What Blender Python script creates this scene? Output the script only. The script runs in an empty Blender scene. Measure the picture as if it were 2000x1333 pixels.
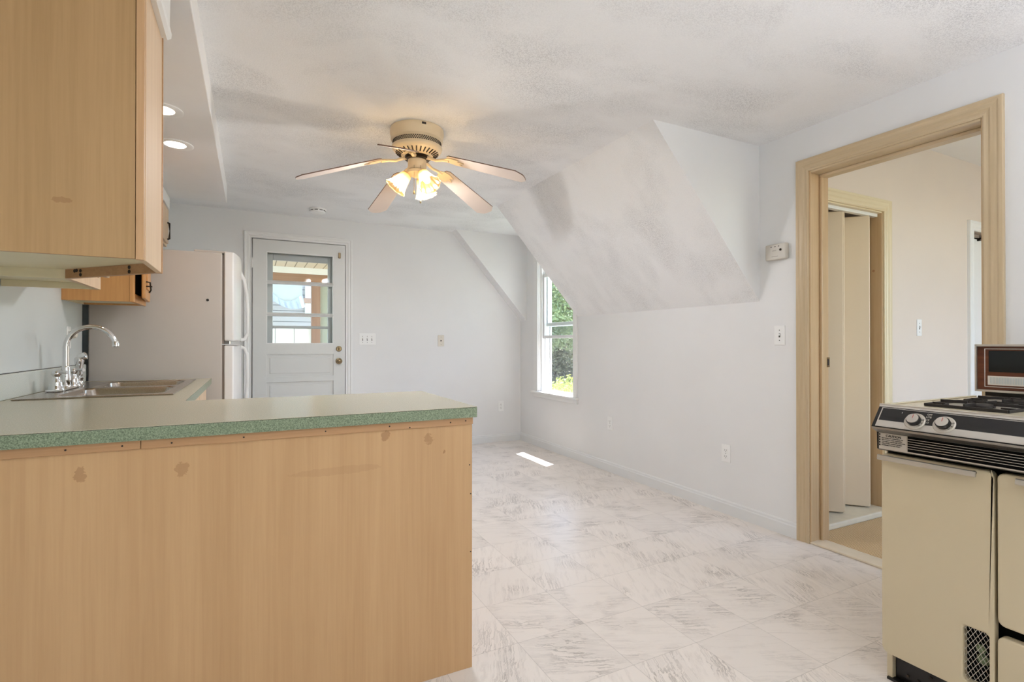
import bpy, bmesh, math, random
from math import sin, cos, pi, radians, sqrt, atan2
from mathutils import Vector, Matrix
random.seed(7)
SC = bpy.context.scene
COL = SC.collection

# ------------------------------------------------------------------ camera
FPX = 1008.0
YAW = math.atan(508/1008.0)
cam_d = bpy.data.cameras.new('camera')
cam = bpy.data.objects.new('camera', cam_d); COL.objects.link(cam)
cam_d.sensor_width = 36.0
cam_d.lens = FPX*36.0/2000.0
cam.location = (0, 0, 1.12)
cam.rotation_euler = (radians(90.25), 0, -YAW)
cam_d.clip_start = 0.05
cam_d.clip_end = 200
SC.camera = cam

# ------------------------------------------------------------------ colour management, sky, sun, added fill lights
SC.view_settings.view_transform = 'Standard'
SC.view_settings.look = 'None'
SC.view_settings.gamma = 1.0
SC.view_settings.use_curve_mapping = False
SC.view_settings.exposure = 0.12
SC.cycles.max_bounces = 10
SC.cycles.diffuse_bounces = 6
SC.cycles.glossy_bounces = 4
SC.cycles.transmission_bounces = 8
SC.cycles.transparent_max_bounces = 12
SC.cycles.sample_clamp_indirect = 6.0
SC.cycles.use_denoising = True

world = bpy.data.worlds.new('world'); SC.world = world
world.use_nodes = True
wn = world.node_tree.nodes; wl = world.node_tree.links
bg = wn['Background']
sky = wn.new('ShaderNodeTexSky')
sky.sky_type = 'NISHITA'
sky.sun_disc = False
sky.sun_elevation = radians(63.4)
sky.sun_rotation = radians(58)
wl.new(sky.outputs[0], bg.inputs[0])
bg.inputs[1].default_value = 1.7

SUN_DIR = Vector((-0.93, -0.37, -2.2)).normalized()   # travels into the room, down
sun_d = bpy.data.lights.new('sun', 'SUN'); sun = bpy.data.objects.new('sun', sun_d); COL.objects.link(sun)
sun_d.energy = 28.0
sun_d.angle = radians(0.53)
sun_d.color = (1.0, 0.97, 0.92)
sun.rotation_euler = SUN_DIR.to_track_quat('-Z', 'Y').to_euler()
sun.location = (8, 8, 12)

def area(name, loc, rot, sx, sy, power, color):
    d = bpy.data.lights.new(name, 'AREA'); d.shape = 'RECTANGLE'; d.size = sx; d.size_y = sy
    d.energy = power; d.color = color
    o = bpy.data.objects.new(name, d); COL.objects.link(o)
    o.location = loc; o.rotation_euler = rot
    return o
# fill lights added out of frame to even out the room
# added side fill in an assumed right wall opening behind the photographer
area('fill_side', (2.90, -1.5, 1.4), (0, radians(90), 0), 1.35, 1.15, 15.5, (1.0, 1.0, 0.74))
# added fill for the hall, out of frame beyond the doorway
area('fill_hall', (4.4, -1.22, 1.5), (radians(90), 0, 0), 1.6, 1.4, 2.8, (1.0, 0.9, 0.78))
# bare point fill added near the ceiling behind the photographer
gd = bpy.data.lights.new('fill_point_rear', 'POINT'); gd.energy = 7; gd.color = (1, 1, 0.88); gd.shadow_soft_size = 0.05
go = bpy.data.objects.new('fill_point_rear', gd); COL.objects.link(go); go.location = (0.2, -0.6, 2.0)
# upward spot added behind the photographer to brighten the ceiling
kd = bpy.data.lights.new('fill_up_rear', 'SPOT'); kd.energy = 112; kd.color = (0.82, 0.85, 0.96); kd.shadow_soft_size = 0.1; kd.spot_size = radians(165); kd.spot_blend = 0.5
ko = bpy.data.objects.new('fill_up_rear', kd); COL.objects.link(ko); ko.location = (1.5, -0.9, 1.35); ko.rotation_euler = (radians(180), 0, 0)
LAMP_GLOW, LAMP_BEAM, LAMP_COLOR = 9.5, 8.5, (0.82, 0.87, 1.0)
CAN_BEAM, CAN_COLOR = 2.0, (1.0, 0.86, 0.68)

# ------------------------------------------------------------------ materials
def lin(c):
    def f(x):
        x /= 255.0
        return x/12.92 if x <= 0.04045 else ((x+0.055)/1.055)**2.4
    return (f(c[0]), f(c[1]), f(c[2]), 1.0)

class NT:
    def __init__(s, name):
        s.m = bpy.data.materials.new(name); s.m.use_nodes = True
        s.n = s.m.node_tree.nodes; s.l = s.m.node_tree.links
        s.b = s.n['Principled BSDF']; s.out = s.n['Material Output']
    def new(s, t, **kw):
        n = s.n.new(t)
        for k, v in kw.items(): setattr(n, k, v)
        return n
    def link(s, a, b): s.l.new(a, b)
    def coord(s, kind='Object'):
        return s.new('ShaderNodeTexCoord').outputs[kind]
    def mapping(s, vec, scale=(1,1,1), rot=(0,0,0), loc=(0,0,0)):
        m = s.new('ShaderNodeMapping'); s.link(vec, m.inputs[0])
        m.inputs['Scale'].default_value = scale; m.inputs['Rotation'].default_value = rot; m.inputs['Location'].default_value = loc
        return m.outputs[0]
    def noise(s, vec, scale, detail=4, rough=0.5, dist=0.0):
        n = s.new('ShaderNodeTexNoise'); s.link(vec, n.inputs['Vector'])
        n.inputs['Scale'].default_value = scale; n.inputs['Detail'].default_value = detail
        n.inputs['Roughness'].default_value = rough; n.inputs['Distortion'].default_value = dist
        return n.outputs[0]
    def ramp(s, fac, stops):
        r = s.new('ShaderNodeValToRGB'); s.link(fac, r.inputs[0])
        e = r.color_ramp.elements
        while len(e) < len(stops): e.new(0.5)
        for i, (p, c) in enumerate(stops):
            e[i].position = p; e[i].color = c if len(c) == 4 else (*c, 1)
        return r.outputs[0]
    def math(s, op, a, b=None, c=None):
        m = s.new('ShaderNodeMath', operation=op)
        for i, x in enumerate((a, b, c)):
            if x is None: continue
            if isinstance(x, (int, float)): m.inputs[i].default_value = x
            else: s.link(x, m.inputs[i])
        return m.outputs[0]
    def vmath(s, op, a, b=None):
        m = s.new('ShaderNodeVectorMath', operation=op)
        for i, x in enumerate((a, b)):
            if x is None: continue
            if isinstance(x, tuple): m.inputs[i].default_value = x
            else: s.link(x, m.inputs[i])
        return m.outputs[0]
    def mix(s, fac, a, b, mode='MIX'):
        m = s.new('ShaderNodeMix', data_type='RGBA', blend_type=mode)
        for sock, x in ((m.inputs[0], fac), (m.inputs[6], a), (m.inputs[7], b)):
            if isinstance(x, (int, float)): sock.default_value = x
            elif isinstance(x, tuple): sock.default_value = x
            else: s.link(x, sock)
        return m.outputs[2]
    def bump(s, h, strength=0.2, dist=0.01):
        b = s.new('ShaderNodeBump'); s.link(h, b.inputs['Height'])
        b.inputs['Strength'].default_value = strength; b.inputs['Distance'].default_value = dist
        s.link(b.outputs[0], s.b.inputs['Normal'])
    def base(s, c):
        if isinstance(c, tuple): s.b.inputs['Base Color'].default_value = c
        else: s.link(c, s.b.inputs['Base Color'])
    def set(s, rough=0.5, metal=0.0, spec=0.5, **kw):
        s.b.inputs['Roughness'].default_value = rough
        s.b.inputs['Metallic'].default_value = metal
        s.b.inputs['Specular IOR Level'].default_value = spec
        for k, v in kw.items(): s.b.inputs[k].default_value = v

M = {}
def plain(name, c, rough=0.5, metal=0.0, spec=0.5, var=0.03, vs=6.0, bumps=0.0, bscale=200.0, **kw):
    t = NT(name)
    c = lin(c)
    co = t.coord()
    n = t.noise(co, vs, 3)
    lo = tuple(max(0, x*(1-var)) for x in c[:3]) + (1,)
    hi = tuple(min(1, x*(1+var)) for x in c[:3]) + (1,)
    t.base(t.ramp(n, [(0.3, lo), (0.7, hi)]))
    t.set(rough, metal, spec, **kw)
    if bumps:
        t.bump(t.noise(co, bscale, 2), bumps, 0.002)
    M[name] = t.m
    return t.m

def wood(name, c1, c2, axis='Z', rough=0.42, scale=1.0, spots=None, spotcol=(140,105,70)):
    t = NT(name); co = t.coord()
    sc = {'Z': (55, 55, 1.6), 'X': (1.6, 55, 55), 'Y': (55, 1.6, 55)}[axis]
    sc = tuple(x*scale for x in sc)
    v = t.mapping(co, sc)
    n1 = t.noise(v, 1.0, 5, 0.6, 0.3)
    v2 = t.mapping(co, tuple(x*0.13 for x in sc))
    n2 = t.noise(v2, 1.0, 4, 0.55, 0.8)
    v3 = t.mapping(co, tuple(x*3.2 for x in sc))
    n3 = t.noise(v3, 1.0, 2, 0.5)
    a = t.math('ADD', t.math('MULTIPLY', n1, 0.35), t.math('MULTIPLY', n2, 0.45))
    a = t.math('ADD', a, t.math('MULTIPLY', n3, 0.2))
    c = t.ramp(a, [(0.36, lin(c2)), (0.62, lin(c1))])
    if spots:
        sep = t.new('ShaderNodeSeparateXYZ'); t.link(t.coord(), sep.inputs[0])
        nn = t.noise(t.coord(), 34, 5, 0.75)
        tot = None
        for (sx, sz, rx, rz, hard) in spots:
            dx = t.math('DIVIDE', t.math('SUBTRACT', sep.outputs[0], sx), rx)
            dz = t.math('DIVIDE', t.math('SUBTRACT', sep.outputs[2], sz), rz)
            d = t.math('ADD', t.math('MULTIPLY', dx, dx), t.math('MULTIPLY', dz, dz))
            d = t.math('ADD', d, t.math('MULTIPLY', t.math('SUBTRACT', nn, 0.5), 9.0 if hard > 0.4 else 2.5))
            k = t.math('MULTIPLY', t.math('LESS_THAN', d, 1.0), hard)
            tot = k if tot is None else t.math('MAXIMUM', tot, k)
        c = t.mix(tot, c, lin(spotcol))
    t.base(c); t.set(rough, 0, 0.4)
    t.bump(n3, 0.06, 0.001)
    M[name] = t.m
    return t.m

def build_materials():
    # painted walls
    for nm, c in (('wall_paint', (236,236,236)), ('hall_paint', (231,217,205)), ('kitchen_wall_panel', (208,213,213))):
        t = NT(nm); co = t.coord()
        n = t.noise(co, 1.6, 3, 0.5)
        c0 = lin(c); lo = tuple(x*0.965 for x in c0[:3])+(1,)
        t.base(t.ramp(n, [(0.35, lo), (0.65, c0)])); t.set(0.62, 0, 0.3)
        t.bump(t.noise(co, 90, 3), 0.05, 0.002)
        M[nm] = t.m
    # stippled ceiling with brushed grey smudges
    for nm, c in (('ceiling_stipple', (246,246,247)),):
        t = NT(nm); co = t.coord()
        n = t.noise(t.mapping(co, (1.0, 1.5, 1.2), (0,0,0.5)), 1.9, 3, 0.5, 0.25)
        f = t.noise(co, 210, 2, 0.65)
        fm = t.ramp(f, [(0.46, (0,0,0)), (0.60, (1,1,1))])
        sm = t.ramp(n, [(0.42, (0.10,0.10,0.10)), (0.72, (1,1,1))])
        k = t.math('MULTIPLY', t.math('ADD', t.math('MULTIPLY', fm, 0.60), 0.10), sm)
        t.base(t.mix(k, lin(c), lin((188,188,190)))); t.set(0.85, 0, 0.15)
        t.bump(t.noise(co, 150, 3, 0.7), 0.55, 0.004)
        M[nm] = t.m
    plain('soffit_paint', (242,241,241), 0.5, var=0.01)
    plain('trim_white', (238,238,237), 0.35, var=0.01, vs=3)
    plain('baseboard_white', (229,230,230), 0.4, var=0.02, vs=3)
    plain('door_white', (222,223,221), 0.38, var=0.015, vs=3)
    # marble vinyl tiles
    t = NT('marble_vinyl_tile'); co = t.coord()
    P = 0.2975
    p = t.vmath('SUBTRACT', co, (0.89, 1.12, 0.0))
    ps = t.vmath('SCALE', p); ps_node = ps.node; ps_node.inputs['Scale'].default_value = 1.0/P
    cell = t.vmath('FLOOR', ps)
    fr = t.vmath('FRACTION', ps)
    wn_ = t.new('ShaderNodeTexWhiteNoise', noise_dimensions='2D'); t.link(cell, wn_.inputs['Vector'])
    rnd = wn_.outputs['Value']; rcol = wn_.outputs['Color']
    quad = t.math('MULTIPLY', t.math('FLOOR', t.math('MULTIPLY', rnd, 4.0)), pi/2)
    ang = t.math('ADD', quad, radians(27))
    loc = t.vmath('SUBTRACT', fr, (0.5, 0.5, 0.0))
    vr = t.new('ShaderNodeVectorRotate', rotation_type='Z_AXIS'); t.link(loc, vr.inputs['Vector']); t.link(ang, vr.inputs['Angle'])
    off = t.vmath('SCALE', rcol); off.node.inputs['Scale'].default_value = 37.0
    lv = t.vmath('ADD', vr.outputs[0], off)
    warp = t.noise(lv, 3.0, 3, 0.6)
    st = t.mapping(lv, (0.9, 8.0, 1.0))
    wv = t.new('ShaderNodeVectorMath', operation='ADD'); t.link(st, wv.inputs[0])
    wsc = t.new('ShaderNodeCombineXYZ'); t.link(t.math('MULTIPLY', warp, 0.9), wsc.inputs[0]); t.link(t.math('MULTIPLY', warp, 1.0), wsc.inputs[1]); t.link(wsc.outputs[0], wv.inputs[1])
    v1 = t.noise(wv.outputs[0], 1.7, 7, 0.68, 0.2)
    vein = t.ramp(t.math('ABSOLUTE', t.math('SUBTRACT', v1, 0.5)), [(0.0, (1,1,1)), (0.045, (0,0,0))])
    dens = t.ramp(t.noise(lv, 1.6, 2), [(0.46, (0,0,0)), (0.66, (1,1,1))])
    cloud = t.ramp(v1, [(0.52, (0,0,0)), (0.72, (1,1,1))])
    base = t.mix(t.math('MULTIPLY', cloud, 0.32), lin((233,225,218)), lin((178,169,162)))
    base = t.mix(t.math('MULTIPLY', t.math('MULTIPLY', vein, dens), 0.62), base, lin((122,111,103)))
    tint = t.math('MULTIPLY', t.math('SUBTRACT', rnd, 0.5), 0.06)
    hs = t.new('ShaderNodeHueSaturation'); t.link(base, hs.inputs['Color']); t.link(t.math('ADD', 1.0, tint), hs.inputs['Value'])
    sep = t.new('ShaderNodeSeparateXYZ'); t.link(fr, sep.inputs[0])
    ex = t.math('MINIMUM', sep.outputs[0], t.math('SUBTRACT', 1.0, sep.outputs[0]))
    ey = t.math('MINIMUM', sep.outputs[1], t.math('SUBTRACT', 1.0, sep.outputs[1]))
    e = t.math('LESS_THAN', t.math('MINIMUM', ex, ey), 0.0038)
    fin = t.mix(t.math('MULTIPLY', e, 0.32), hs.outputs[0], lin((128,120,112)))
    t.base(fin); t.set(0.34, 0, 0.42)
    t.bump(t.noise(co, 40, 3), 0.03, 0.002)
    M['marble_vinyl_tile'] = t.m
    # loop carpet
    t = NT('tan_carpet'); co = t.coord()
    w1 = t.new('ShaderNodeTexWave', wave_type='BANDS'); t.link(t.mapping(co, (1,1,1), (0,0,0.25)), w1.inputs[0]); w1.inputs['Scale'].default_value = 22; w1.inputs['Distortion'].default_value = 1.6; w1.inputs['Detail'].default_value = 1
    n = t.noise(co, 150, 3)
    a = t.math('ADD', t.math('MULTIPLY', w1.outputs[1], 0.6), t.math('MULTIPLY', n, 0.4))
    t.base(t.ramp(a, [(0.25, lin((186,154,112))), (0.75, lin((238,210,170)))])); t.set(0.95, 0, 0.1)
    t.bump(a, 0.8, 0.006); M['tan_carpet'] = t.m
    # woods
    wood('maple_panel', (196,158,115), (183,144,102), 'Z', 0.4,
         spots=[(-0.387,0.788,0.011,0.018,0.5), (-0.17,0.778,0.014,0.016,0.42), (0.385,0.822,0.012,0.016,0.6), (0.53,0.80,0.014,0.016,0.5),
                (0.24,0.728,0.13,0.013,0.16), (0.58,0.755,0.004,0.006,0.7)], spotcol=(146,104,66))
    wood('maple_shaded', (184,149,106), (166,132,90), 'Z', 0.4, spots=[(0.13,0.135,0.018,0.006,0.5)], spotcol=(146,104,66))  # maple darkened, shade painted into the corner cabinet's back
    wood('maple_stile', (205,166,126), (184,144,104), 'Z', 0.4)
    wood('maple_rail', (188,146,106), (164,122,84), 'X', 0.4)
    wood('maple_lit', (226,198,166), (208,176,142), 'Z', 0.35)  # maple paled, window light painted into the room-facing sides
    wood('honey_maple', (216,164,106), (196,142,86), 'Z', 0.38)
    wood('pine_casing', (210,190,158), (190,168,134), 'Z', 0.32, 0.6)
    wood('pine_casing_head', (210,190,158), (190,168,134), 'Y', 0.32, 0.6)
    wood('pine_jamb', (206,178,140), (188,156,116), 'Z', 0.3, 0.6)
    wood('pine_closet', (228,212,178), (214,194,156), 'Z', 0.35, 0.6)
    wood('pine_closet_head', (232,218,186), (220,202,166), 'X', 0.35, 0.6)
    wood('walnut_print', (104,58,36), (50,27,18), 'Y', 0.35, 1.2)
    plain('cream_melamine', (224,214,184), 0.45, var=0.015)
    # countertop laminate
    t = NT('green_laminate'); co = t.coord()
    n = t.noise(co, 380, 3, 0.7)
    n2 = t.noise(co, 230, 2, 0.6)
    a = t.math('ADD', t.math('MULTIPLY', n, 0.6), t.math('MULTIPLY', n2, 0.4))
    t.base(t.ramp(a, [(0.38, lin((82,92,72))), (0.50, lin((120,134,108))), (0.62, lin((152,164,138)))]))
    t.set(0.3, 0, 0.5); M['green_laminate'] = t.m
    t = NT('laminate_warm_reflect'); co = t.coord()
    n = t.noise(co, 300, 3, 0.7)
    t.base(t.ramp(n, [(0.38, lin((172,166,144))), (0.62, lin((196,188,166)))]))  # tan tone paints in the wood cabinets' reflection
    t.set(0.24, 0, 0.55)
    t.bump(t.noise(co, 250, 2), 0.02, 0.001); M['laminate_warm_reflect'] = t.m
    t = NT('backsplash_laminate'); co = t.coord()
    n = t.noise(co, 300, 3, 0.7)
    t.base(t.ramp(n, [(0.38, lin((190,196,191))), (0.62, lin((212,216,211)))]))
    t.set(0.3, 0, 0.5); M['backsplash_laminate'] = t.m
    # metals
    plain('chrome', (225,225,226), 0.07, 1.0, var=0.0)
    t = NT('brushed_steel'); co = t.coord()
    n = t.noise(t.mapping(co, (300, 4, 300)), 1.0, 3)
    t.base(t.ramp(n, [(0.3, lin((168,160,152))), (0.7, lin((196,188,180)))])); t.set(0.24, 1.0)
    t.bump(n, 0.04, 0.001); M['brushed_steel'] = t.m
    plain('brushed_aluminium', (178,174,168), 0.32, 1.0, var=0.04, vs=30)
    plain('satin_silver', (205,200,192), 0.35, 0.85, var=0.03, vs=20)
    plain('aged_brass', (150,132,104), 0.25, 1.0, var=0.1, vs=60)
    plain('dark_bronze', (48,40,34), 0.4, 0.8)
    plain('black_gap', (8,8,8), 0.9, spec=0.1)
    plain('black_enamel', (22,20,20), 0.28, var=0.1, bumps=0.05)
    plain('black_glass', (12,12,13), 0.08, var=0.0)
    plain('black_print', (18,16,16), 0.42, var=0.1, vs=40)
    plain('grate_iron', (26,20,18), 0.5, var=0.2, vs=40, bumps=0.2)
    plain('cream_enamel', (203,188,158), 0.30, var=0.01, vs=3)
    plain('cream_enamel_top', (206,194,168), 0.22, var=0.01, vs=3)
    plain('fridge_shaded_white', (196,189,182), 0.42, var=0.008, bumps=0.08, bscale=500)  # duller than the doors: shade painted into the body colour
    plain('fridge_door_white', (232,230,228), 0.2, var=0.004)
    plain('fridge_gasket', (140,128,120), 0.6)
    plain('plate_white', (244,244,243), 0.3, var=0.005)
    plain('plastic_ivory', (222,216,204), 0.35, var=0.01)
    plain('detector_grey', (206,200,190), 0.4, var=0.01)
    plain('plate_hole', (70,66,62), 0.6)
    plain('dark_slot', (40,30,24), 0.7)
    plain('fan_cream', (226,206,172), 0.35, var=0.01)
    plain('fan_blade', (200,184,172), 0.4, var=0.02)
    plain('fan_blade_edge', (120,92,78), 0.5)
    plain('bifold_cream', (223,203,173), 0.42, var=0.008)
    plain('sill_white', (226,216,192), 0.38, var=0.04, vs=20)
    plain('threshold_cream', (226,212,188), 0.35, var=0.03, vs=20)
    plain('label_silver', (196,188,176), 0.4, 0.3, var=0.02)
    plain('ink_black', (26,24,24), 0.6)
    plain('red_ink', (180,50,40), 0.5)
    plain('white_ink', (210,205,196), 0.5)
    plain('strip_light', (188,196,196), 0.4)
    plain('green_valve', (110,124,92), 0.4, 0.3, var=0.2, vs=60)
    plain('storm_frame_grey', (192,192,196), 0.4, 0.2, var=0.03)
    plain('vinyl_white', (240,241,242), 0.35, var=0.01)
    # exterior
    t = NT('porch_soffit_vinyl'); co = t.coord()
    sp = t.new('ShaderNodeSeparateXYZ'); t.link(co, sp.inputs[0])
    g = t.math('LESS_THAN', t.math('FRACT', t.math('MULTIPLY', sp.outputs[0], 7.0)), 0.10)
    t.base(t.mix(g, lin((216,204,184)), lin((130,120,104)))); t.set(0.6); M['porch_soffit_vinyl'] = t.m
    wood('redwood_beam', (172,140,120), (150,116,98), 'X', 0.6, 0.6)
    wood('redwood_post', (168,136,120), (144,112,98), 'Z', 0.6, 0.6)
    t = NT('grey_clapboard'); co = t.coord()
    sp = t.new('ShaderNodeSeparateXYZ'); t.link(co, sp.inputs[0])
    f = t.math('FRACT', t.math('MULTIPLY', sp.outputs[2], 9.0))
    g = t.math('LESS_THAN', f, 0.14)
    t.base(t.mix(g, lin((166,160,158)), lin((104,100,100)))); t.set(0.6)
    t.bump(f, 0.4, 0.02); M['grey_clapboard'] = t.m
    t = NT('white_board_panel'); co = t.coord()
    sp = t.new('ShaderNodeSeparateXYZ'); t.link(co, sp.inputs[0])
    g = t.math('LESS_THAN', t.math('FRACT', t.math('MULTIPLY', sp.outputs[0], 3.6)), 0.05)
    t.base(t.mix(g, lin((252,252,252)), lin((170,170,170)))); t.set(0.5); M['white_board_panel'] = t.m
    plain('awning_cloth', (176,176,160), 0.8, var=0.05)
    plain('awning_skirt', (172,178,184), 0.8, var=0.05, vs=30)
    plain('pale_green_siding', (174,180,170), 0.7, var=0.04)
    plain('lawn', (128,132,112), 0.9, var=0.3, vs=2)
    wood('bark', (96,80,64), (60,48,38), 'Z', 0.9, 0.4)
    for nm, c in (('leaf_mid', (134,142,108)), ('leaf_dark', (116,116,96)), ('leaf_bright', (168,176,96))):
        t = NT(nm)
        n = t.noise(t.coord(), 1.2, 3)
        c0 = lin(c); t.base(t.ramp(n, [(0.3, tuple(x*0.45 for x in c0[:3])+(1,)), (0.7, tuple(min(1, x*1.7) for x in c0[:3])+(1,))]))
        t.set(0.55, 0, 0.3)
        tr = t.new('ShaderNodeBsdfTranslucent'); tr.inputs[0].default_value = c0
        mx = t.new('ShaderNodeMixShader'); mx.inputs[0].default_value = 0.35
        t.link(t.b.outputs[0], mx.inputs[1]); t.link(tr.outputs[0], mx.inputs[2]); t.link(mx.outputs[0], t.out.inputs[0])
        M[nm] = t.m
    plain('added_eave_white', (236,236,234), 0.5)
    plain('roof_shingle', (90,86,84), 0.9, var=0.2, vs=20)
    # clear glass, lit frosted glass, insect screen, bulbs
    t = NT('window_glass')
    tr = t.new('ShaderNodeBsdfTransparent'); tr.inputs[0].default_value = (0.95, 0.97, 0.96, 1)
    gl = t.new('ShaderNodeBsdfGlossy'); gl.inputs['Roughness'].default_value = 0.01
    lw = t.new('ShaderNodeLayerWeight'); lw.inputs[0].default_value = 0.5
    fr_ = t.math('ADD', t.math('MULTIPLY', t.math('POWER', lw.outputs['Facing'], 5.0), 0.4), 0.004)
    mx = t.new('ShaderNodeMixShader'); t.link(fr_, mx.inputs[0]); t.link(tr.outputs[0], mx.inputs[1]); t.link(gl.outputs[0], mx.inputs[2]); t.link(mx.outputs[0], t.out.inputs[0])
    M['window_glass'] = t.m
    t = NT('insect_screen')
    tr = t.new('ShaderNodeBsdfTransparent')
    df = t.new('ShaderNodeBsdfDiffuse'); df.inputs[0].default_value = lin((120,122,128))
    mx = t.new('ShaderNodeMixShader'); mx.inputs[0].default_value = 0.26
    t.link(tr.outputs[0], mx.inputs[1]); t.link(df.outputs[0], mx.inputs[2]); t.link(mx.outputs[0], t.out.inputs[0])
    M['insect_screen'] = t.m
    t = NT('frosted_shade_glass')
    tl = t.new('ShaderNodeBsdfTranslucent'); tl.inputs[0].default_value = (0.86, 0.70, 0.45, 1)
    gl = t.new('ShaderNodeBsdfGlossy'); gl.inputs['Roughness'].default_value = 0.15; gl.inputs[0].default_value = (1,0.95,0.85,1)
    tr = t.new('ShaderNodeBsdfTransparent'); tr.inputs[0].default_value = (0.9, 0.76, 0.52, 1)
    mx = t.new('ShaderNodeMixShader'); mx.inputs[0].default_value = 0.12
    mx2 = t.new('ShaderNodeMixShader'); mx2.inputs[0].default_value = 0.35
    t.link(tl.outputs[0], mx.inputs[1]); t.link(gl.outputs[0], mx.inputs[2])
    t.link(mx.outputs[0], mx2.inputs[1]); t.link(tr.outputs[0], mx2.inputs[2]); t.link(mx2.outputs[0], t.out.inputs[0])
    M['frosted_shade_glass'] = t.m
    for nm, c, s in (('bulb_glow', (1.0, 0.80, 0.50, 1), 7.0), ('downlight_glow', (1.0, 0.93, 0.80, 1), 6.0)):
        t = NT(nm); t.base((1,1,1,1)); t.b.inputs['Emission Color'].default_value = c; t.b.inputs['Emission Strength'].default_value = s
        M[nm] = t.m
build_materials()

# ------------------------------------------------------------------ mesh helpers
def box(bm, x0, x1, y0, y1, z0, z1):
    if x0 > x1: x0, x1 = x1, x0
    if y0 > y1: y0, y1 = y1, y0
    if z0 > z1: z0, z1 = z1, z0
    vs = [bm.verts.new(p) for p in ((x0,y0,z0),(x1,y0,z0),(x1,y1,z0),(x0,y1,z0),(x0,y0,z1),(x1,y0,z1),(x1,y1,z1),(x0,y1,z1))]
    for f in ((0,3,2,1),(4,5,6,7),(0,1,5,4),(1,2,6,5),(2,3,7,6),(3,0,4,7)):
        bm.faces.new([vs[i] for i in f])
    return bm
def boxes(*bs):
    bm = bmesh.new()
    for b in bs: box(bm, *b)
    return bm
def prism(bm, pts, axis, a, b):
    """pts: polygon in the two other axes (in order), extruded along axis from a to b"""
    def mk(p, t):
        if axis == 'x': return (t, p[0], p[1])
        if axis == 'y': return (p[0], t, p[1])
        return (p[0], p[1], t)
    v0 = [bm.verts.new(mk(p, a)) for p in pts]; v1 = [bm.verts.new(mk(p, b)) for p in pts]
    n = len(pts)
    bm.faces.new(v0); bm.faces.new(list(reversed(v1)))
    for i in range(n):
        bm.faces.new([v0[i], v1[i], v1[(i+1) % n], v0[(i+1) % n]])
    return bm
def lathe(bm, prof, center=(0,0,0), seg=32, mat=None, flute=None):
    """prof: list of (r, z) ; mat optional 3x3/4x4 matrix; flute(i, k, r) -> r"""
    rings = []
    for k, (r, z) in enumerate(prof):
        ring = []
        for i in range(seg):
            a = 2*pi*i/seg
            rr = flute(a, k, r) if flute else r
            p = Vector((rr*cos(a), rr*sin(a), z))
            if mat is not None: p = mat @ p
            ring.append(bm.verts.new(p+Vector(center)))
        rings.append(ring)
    for k in range(len(rings)-1):
        for i in range(seg):
            j = (i+1) % seg
            bm.faces.new([rings[k][i], rings[k][j], rings[k+1][j], rings[k+1][i]])
    if prof[0][0] > 1e-6 and not flute: bm.faces.new(list(reversed(rings[0])))
    if prof[-1][0] > 1e-6 and not flute: bm.faces.new(rings[-1])
    return bm
def tube(bm, pts, r, seg=12):
    pts = [Vector(p) for p in pts]
    rs = r if isinstance(r, (list, tuple)) else [r]*len(pts)
    rings = []; up = None
    for i, p in enumerate(pts):
        d = (pts[min(i+1, len(pts)-1)] - pts[max(i-1, 0)]).normalized()
        if up is None:
            up = Vector((0,0,1)) if abs(d.z) < 0.9 else Vector((1,0,0))
        s = d.cross(up).normalized(); up = s.cross(d).normalized()
        rings.append([bm.verts.new(p + (s*cos(2*pi*k/seg) + up*sin(2*pi*k/seg))*rs[i]) for k in range(seg)])
    for a, b in zip(rings, rings[1:]):
        for k in range(seg):
            bm.faces.new([a[k], a[(k+1) % seg], b[(k+1) % seg], b[k]])
    bm.faces.new(list(reversed(rings[0]))); bm.faces.new(rings[-1])
    return bm
def obox(bm, c, ux, uy, uz, hx, hy, hz):
    """oriented box with half sizes"""
    c = Vector(c); vs = []
    for sz in (-1,1):
        for sx, sy in ((-1,-1),(1,-1),(1,1),(-1,1)):
            vs.append(bm.verts.new(c + ux*hx*sx + uy*hy*sy + uz*hz*sz))
    for f in ((0,3,2,1),(4,5,6,7),(0,1,5,4),(1,2,6,5),(2,3,7,6),(3,0,4,7)):
        bm.faces.new([vs[i] for i in f])
    return bm

def obj(name, bm, mat, parent=None, bevel=0.0, smooth=False, seg=2):
    if parent is not None:
        off = Vector((0, 0, 0)); q = parent
        while q is not None:
            off += q.location; q = q.parent
        for v in bm.verts: v.co -= off
    bmesh.ops.recalc_face_normals(bm, faces=bm.faces)
    me = bpy.data.meshes.new(name); bm.to_mesh(me); bm.free()
    o = bpy.data.objects.new(name, me); COL.objects.link(o)
    for mm in (mat if isinstance(mat, (list, tuple)) else [mat]): me.materials.append(M[mm])
    if parent is not None: o.parent = parent
    if smooth:
        for p in me.polygons: p.use_smooth = True
        me.set_sharp_from_angle(angle=radians(40))
    if bevel:
        b = o.modifiers.new('bevel', 'BEVEL'); b.width = bevel; b.segments = seg; b.limit_method = 'ANGLE'; b.angle_limit = radians(40)
        b.harden_normals = False
    return o
def tag(o, label, cat, group=None, kind=None):
    o['label'] = label; o['category'] = cat
    if group: o['group'] = group
    if kind: o['kind'] = kind
    return o
def thing(name, loc, label, cat, group=None, kind=None):
    o = bpy.data.objects.new(name, None); COL.objects.link(o); o.location = loc
    o.empty_display_size = 0.05
    return tag(o, label, cat, group, kind)
def struct(name, bm, mat, label=None, cat=None, bevel=0.0, smooth=False):
    o = obj(name, bm, mat, None, bevel, smooth); o['kind'] = 'structure'
    if label: o['label'] = label; o['category'] = cat
    return o

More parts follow.
